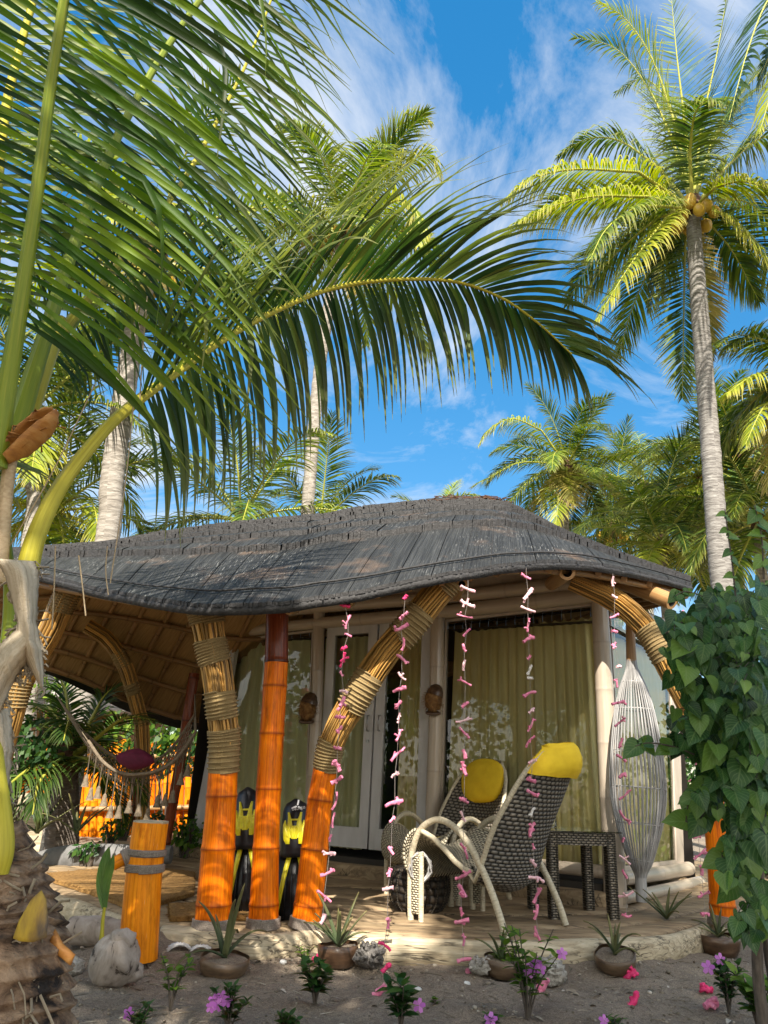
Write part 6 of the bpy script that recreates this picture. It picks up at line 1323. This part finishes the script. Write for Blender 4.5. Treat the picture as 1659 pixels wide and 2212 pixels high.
# a darker frond that crosses behind towards the middle
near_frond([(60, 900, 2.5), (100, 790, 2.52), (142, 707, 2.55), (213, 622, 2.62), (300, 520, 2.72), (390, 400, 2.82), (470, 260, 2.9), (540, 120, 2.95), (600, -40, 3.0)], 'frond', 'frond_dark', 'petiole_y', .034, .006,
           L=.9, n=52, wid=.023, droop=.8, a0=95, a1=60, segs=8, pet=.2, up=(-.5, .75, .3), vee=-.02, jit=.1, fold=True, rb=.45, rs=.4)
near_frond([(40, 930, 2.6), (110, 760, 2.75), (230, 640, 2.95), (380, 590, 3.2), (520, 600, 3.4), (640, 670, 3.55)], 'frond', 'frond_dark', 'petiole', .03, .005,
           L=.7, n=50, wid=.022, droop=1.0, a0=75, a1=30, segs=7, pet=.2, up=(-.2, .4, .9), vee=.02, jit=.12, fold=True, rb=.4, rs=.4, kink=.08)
# the low frond that arches across the middle of the picture
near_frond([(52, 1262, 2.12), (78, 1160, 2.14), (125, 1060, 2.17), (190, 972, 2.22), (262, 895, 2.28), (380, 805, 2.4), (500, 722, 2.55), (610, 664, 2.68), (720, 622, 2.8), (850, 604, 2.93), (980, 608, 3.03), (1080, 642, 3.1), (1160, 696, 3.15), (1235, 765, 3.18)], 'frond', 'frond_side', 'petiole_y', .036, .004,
           L=.9, n=104, wid=.03, droop=1.15, dside=(.95, 1.9), vside=(-.12, -.75), vq=(.75, .9), lside=(.98, .76), rside=(.05, -.22), a0=104, a1=16, asym=28, asymt=0, segs=8, pet=.235, up=(0, .35, 1), vee=.0, jit=.09, fold=True, rb=.45, rs=.42, lenf=lambda q: (.55 + .45 * math.sin(PI * min(1, .15 + .9 * q))) * (1 if q < .8 else 1.0), kink=.05, steps=60)  # rside darkens far-side leaflets: their shade is put into the colour
near_frond([(-40, 800, 2.3), (-20, 600, 2.35), (-10, 420, 2.4), (20, 200, 2.5), (80, -20, 2.55), (150, -200, 2.55)], 'frond', 'frond_side', 'petiole_y', .045, .012,
           L=.8, n=46, wid=.036, droop=.7, a0=85, a1=50, segs=7, pet=.1, up=(-.3, 1, .3), vee=.05, jit=.1, fold=True, rb=.7, rs=.3)
# fronds that lean away out of the picture at the left and shade the sand below
for az, el, L_, b_ in ((R(165), .35, 2.2, 1.0), (R(205), .2, 2.1, .9), (R(140), .6, 2.2, 1.2), (R(185), .8, 2.3, 1.2)):
    mb = MB(); frond(mb, arch((-1.22, 2.1, 1.75), az, el, L_, b_, 16), .8, 56, .04, 1.0, segs=5, rr=(.035, .006), pet=.15); obj('frond', mb, [K['frond_side'], K['petiole']], near)
# stalks without leaflets in view
def stalk(pts, m, name='petiole', seg=12, flat=1.0):
    q = [(*W(u, v, Y), pr(W(u, v, Y), h)) for u, v, h, Y in pts]; Q = cat_rom(q, 28); mb = MB()
    tube(mb, [V(a[:3]) for a in Q], [a[3] for a in Q], seg, .5, flat=flat); return obj(name, mb, K[m], near)
stalk([(-26, 1885, 44, 1.98), (-16, 1835, 46, 1.98), (-16, 1760, 40, 1.99), (-22, 1680, 34, 2.02), (-30, 1560, 28, 2.08)], 'petiole_y', 'petiole', 16, .6)
stalk([(12, 1420, 14, 2.15), (22, 1330, 15, 2.16), (20, 1240, 12, 2.16), (12, 1150, 10, 2.16)], 'petiole')
stalk([(60, 905, 18, 2.3), (82, 830, 20, 2.33), (110, 750, 17, 2.38), (132, 690, 12, 2.43)], 'petiole_y')
stalk([(-2, 1260, 16, 2.1), (6, 1160, 15, 2.1), (14, 1060, 14, 2.1), (26, 980, 14, 2.09), (44, 925, 17, 2.08)], 'stalk', 'flower_stalk', 10)
# dry boat-shaped spathe
mb = MB(); vs = []; a, b = W(6, 985, 2.04), W(128, 900, 2.08); ax = (b - a).normalized(); op = V((.1, -.75, .62)); op = (op - ax * op.dot(ax)).normalized(); sdv = ax.cross(op)
for i in range(21):
    x = i / 20; w = .05 * math.sin(PI * min(1, .1 + .82 * x)) ** .6 * (1 if x < .95 else .7); c_ = a.lerp(b, x) + op * (.028 * x * x) + V((0, 0, .012 * math.sin(x * PI)))
    for k in range(13):
        an = R(lerp(155, 395, k / 12)); vs.append(c_ + (sdv * math.cos(an) * (.62 if x < .7 else .75) + op * math.sin(an) * 1.1) * w * (1 + .1 * fbm(V((i * .4, k * .5, 2)))))
mb.add(vs, [(i * 13 + k, i * 13 + k + 1, (i + 1) * 13 + k + 1, (i + 1) * 13 + k) for i in range(20) for k in range(12)])
for k in range(30):
    p = vs[rg.randrange(len(vs))]; tube(mb, [p, p + rdir() * .012, p + rdir() * .03], .0007, 3, cap=False)
o = obj('spathe', mb, K['spathe'], near); md = o.modifiers.new('thick', 'SOLIDIFY'); md.thickness = .004
# pale fibrous sheath torn open round the stalks
def sheath(rows, Y, name='leaf_sheath'):
    mb = MB(); vs = []; uv = []; m = 15
    Q = cat_rom(rows, 30)
    for j, (u0, u1, v0, v1, bulge) in enumerate(Q):
        for i in range(m):
            x = i / (m - 1); u = lerp(u0, u1, x); v = lerp(v0, v1, x); d = -bulge * math.sin(PI * x) * .0011 + .005 * fbm(V((x * 3, j * .22, Y * 3)))
            vs.append(W(u + 3 * fbm(V((j * .5, x * 2, 7))), v, Y + d)); uv.append((x * .12, j * .01))
    mb.add(vs, [(j * m + i, (j + 1) * m + i, (j + 1) * m + i + 1, j * m + i + 1) for j in range(29) for i in range(m - 1)], uv)
    # loose hairs
    for k in range(60):
        p = vs[rg.randrange(30) * m + (0 if rg.random() < .5 else m - 1)]; q = p + V((uni(-.035, .035), uni(-.01, .0), uni(-.04, .01))); tube(mb, [p, p.lerp(q, .5) + rdir() * .006, q], .0005, 3, cap=False)
    o = obj(name, mb, K['fibre'], near); md = o.modifiers.new('thick', 'SOLIDIFY'); md.thickness = .004; return o
sheath([(-14, 76, 1206, 1212, 40), (4, 84, 1232, 1238, 75), (18, 84, 1270, 1278, 90), (30, 80, 1315, 1320, 85), (38, 82, 1355, 1358, 80), (36, 90, 1392, 1392, 75), (50, 94, 1420, 1424, 55), (66, 95, 1448, 1460, 35), (82, 94, 1476, 1488, 15)], 1.98)
sheath([(44, 88, 1350, 1392, 70), (30, 66, 1362, 1424, 75), (8, 44, 1384, 1452, 75), (-14, 24, 1414, 1486, 70), (-40, 2, 1452, 1540, 60)], 1.985)
sheath([(-30, 22, 1530, 1530, 40), (-28, 28, 1610, 1610, 50), (-30, 20, 1700, 1690, 50), (-34, 8, 1780, 1770, 40)], 2.1)
# trunk with ring scars, old leaf bases, dry fibre
mb = MB(); q = [(*W(u, v, Y), pr(W(u, v, Y), h)) for u, v, h, Y in [(-30, 2700, 215, 2.0), (-22, 2400, 185, 2.02), (-8, 2212, 158, 2.04), (0, 2090, 140, 2.05), (0, 1990, 122, 2.07), (-6, 1890, 92, 2.08), (-14, 1790, 60, 2.08)]]
Q = cat_rom(q, 140); tube(mb, [V(a[:3]) for a in Q], [a[3] * (1.03 - .019 * (i % 7) + .02 * fbm(V((i * .3, 0, 0)))) for i, a in enumerate(Q)], 72, .5)
for k, p in enumerate(mb.v): mb.v[k] = p + V((fbm(p * 14), fbm(p * 14 + V((5, 0, 0))), fbm(p * 9))) * .01 + V((p.x - Q[40][0], p.y - Q[40][1], 0)).normalized() * (.006 * fbm(V((p.x * 45, p.y * 45, p.z * 7))))
obj('trunk', mb, K['bark_near'], near)
def leaf_base(poly, Y, m, th=.035):
    """old clasping leaf base: outline in place, domed and as thick as it is"""
    P = [W(u, v, Y) for u, v in poly]; c_ = sum(P, V((0, 0, 0))) / len(P); n_ = V((.1, -1, .15)).normalized(); mb = MB(); rings = []
    for s, h in ((1.04, -th), (1, 0), (.82, .45 * th), (.5, .8 * th), (.2, th)): rings.append([c_ + (p - c_) * s + n_ * h * .8 for p in P])
    m_ = len(P); vs = [p for r_ in rings for p in r_] + [c_ + n_ * th * .85]
    mb.add(vs, [(j * m_ + k, j * m_ + (k + 1) % m_, (j + 1) * m_ + (k + 1) % m_, (j + 1) * m_ + k) for j in range(4) for k in range(m_)] + [(4 * m_ + k, 4 * m_ + (k + 1) % m_, 5 * m_) for k in range(m_)])
    return obj('leaf_base', mb, K[m], near)
leaf_base([(88, 1925), (98, 1945), (102, 1990), (98, 2024), (70, 2034), (40, 2032), (28, 2026), (40, 1990), (66, 1945)], 1.93, 'petiole_old', .006)
leaf_base([(118, 2008), (135, 2040), (160, 2062), (150, 2085), (120, 2060), (104, 2040)], 2.02, 'spathe', .012)
mb = MB()
for k in range(150):
    a = uni(-PI * .95, 0); z0 = uni(0, 1); qq = Q[int(lerp(52, 130, z0))]; c_ = V(qq[:3]); r_ = qq[3]
    p = c_ + V((math.cos(a) * r_, math.sin(a) * r_, 0)) * 1.02; e = V((uni(-.06, .06), -uni(0, .012), uni(-.16, .05)))
    tube(mb, [p, p + e * .5 + rdir() * .012, p + e], uni(.0015, .004), 4, uni(0, 1), cap=False)
obj('trunk_fibre', mb, K['fibre'], near)
# dry threads hanging from the fronds
mb = MB()
for u, v, u2, v2, Y in ((290, 860, 238, 1260, 2.2), (120, 1180, 112, 1360, 2.05), (232, 1180, 234, 1285, 2.3), (205, 830, 0, 1215, 2.12), (318, 640, 300, 905, 2.3), (170, 1200, 185, 1330, 2.1)):
    a, b = W(u, v, Y), W(u2, v2, Y); tube(mb, path([a, a.lerp(b, .5) + rdir() * .015, b], 8), .0022, 4, cap=False)
obj('dry_fibre', mb, K['stalk'], near)
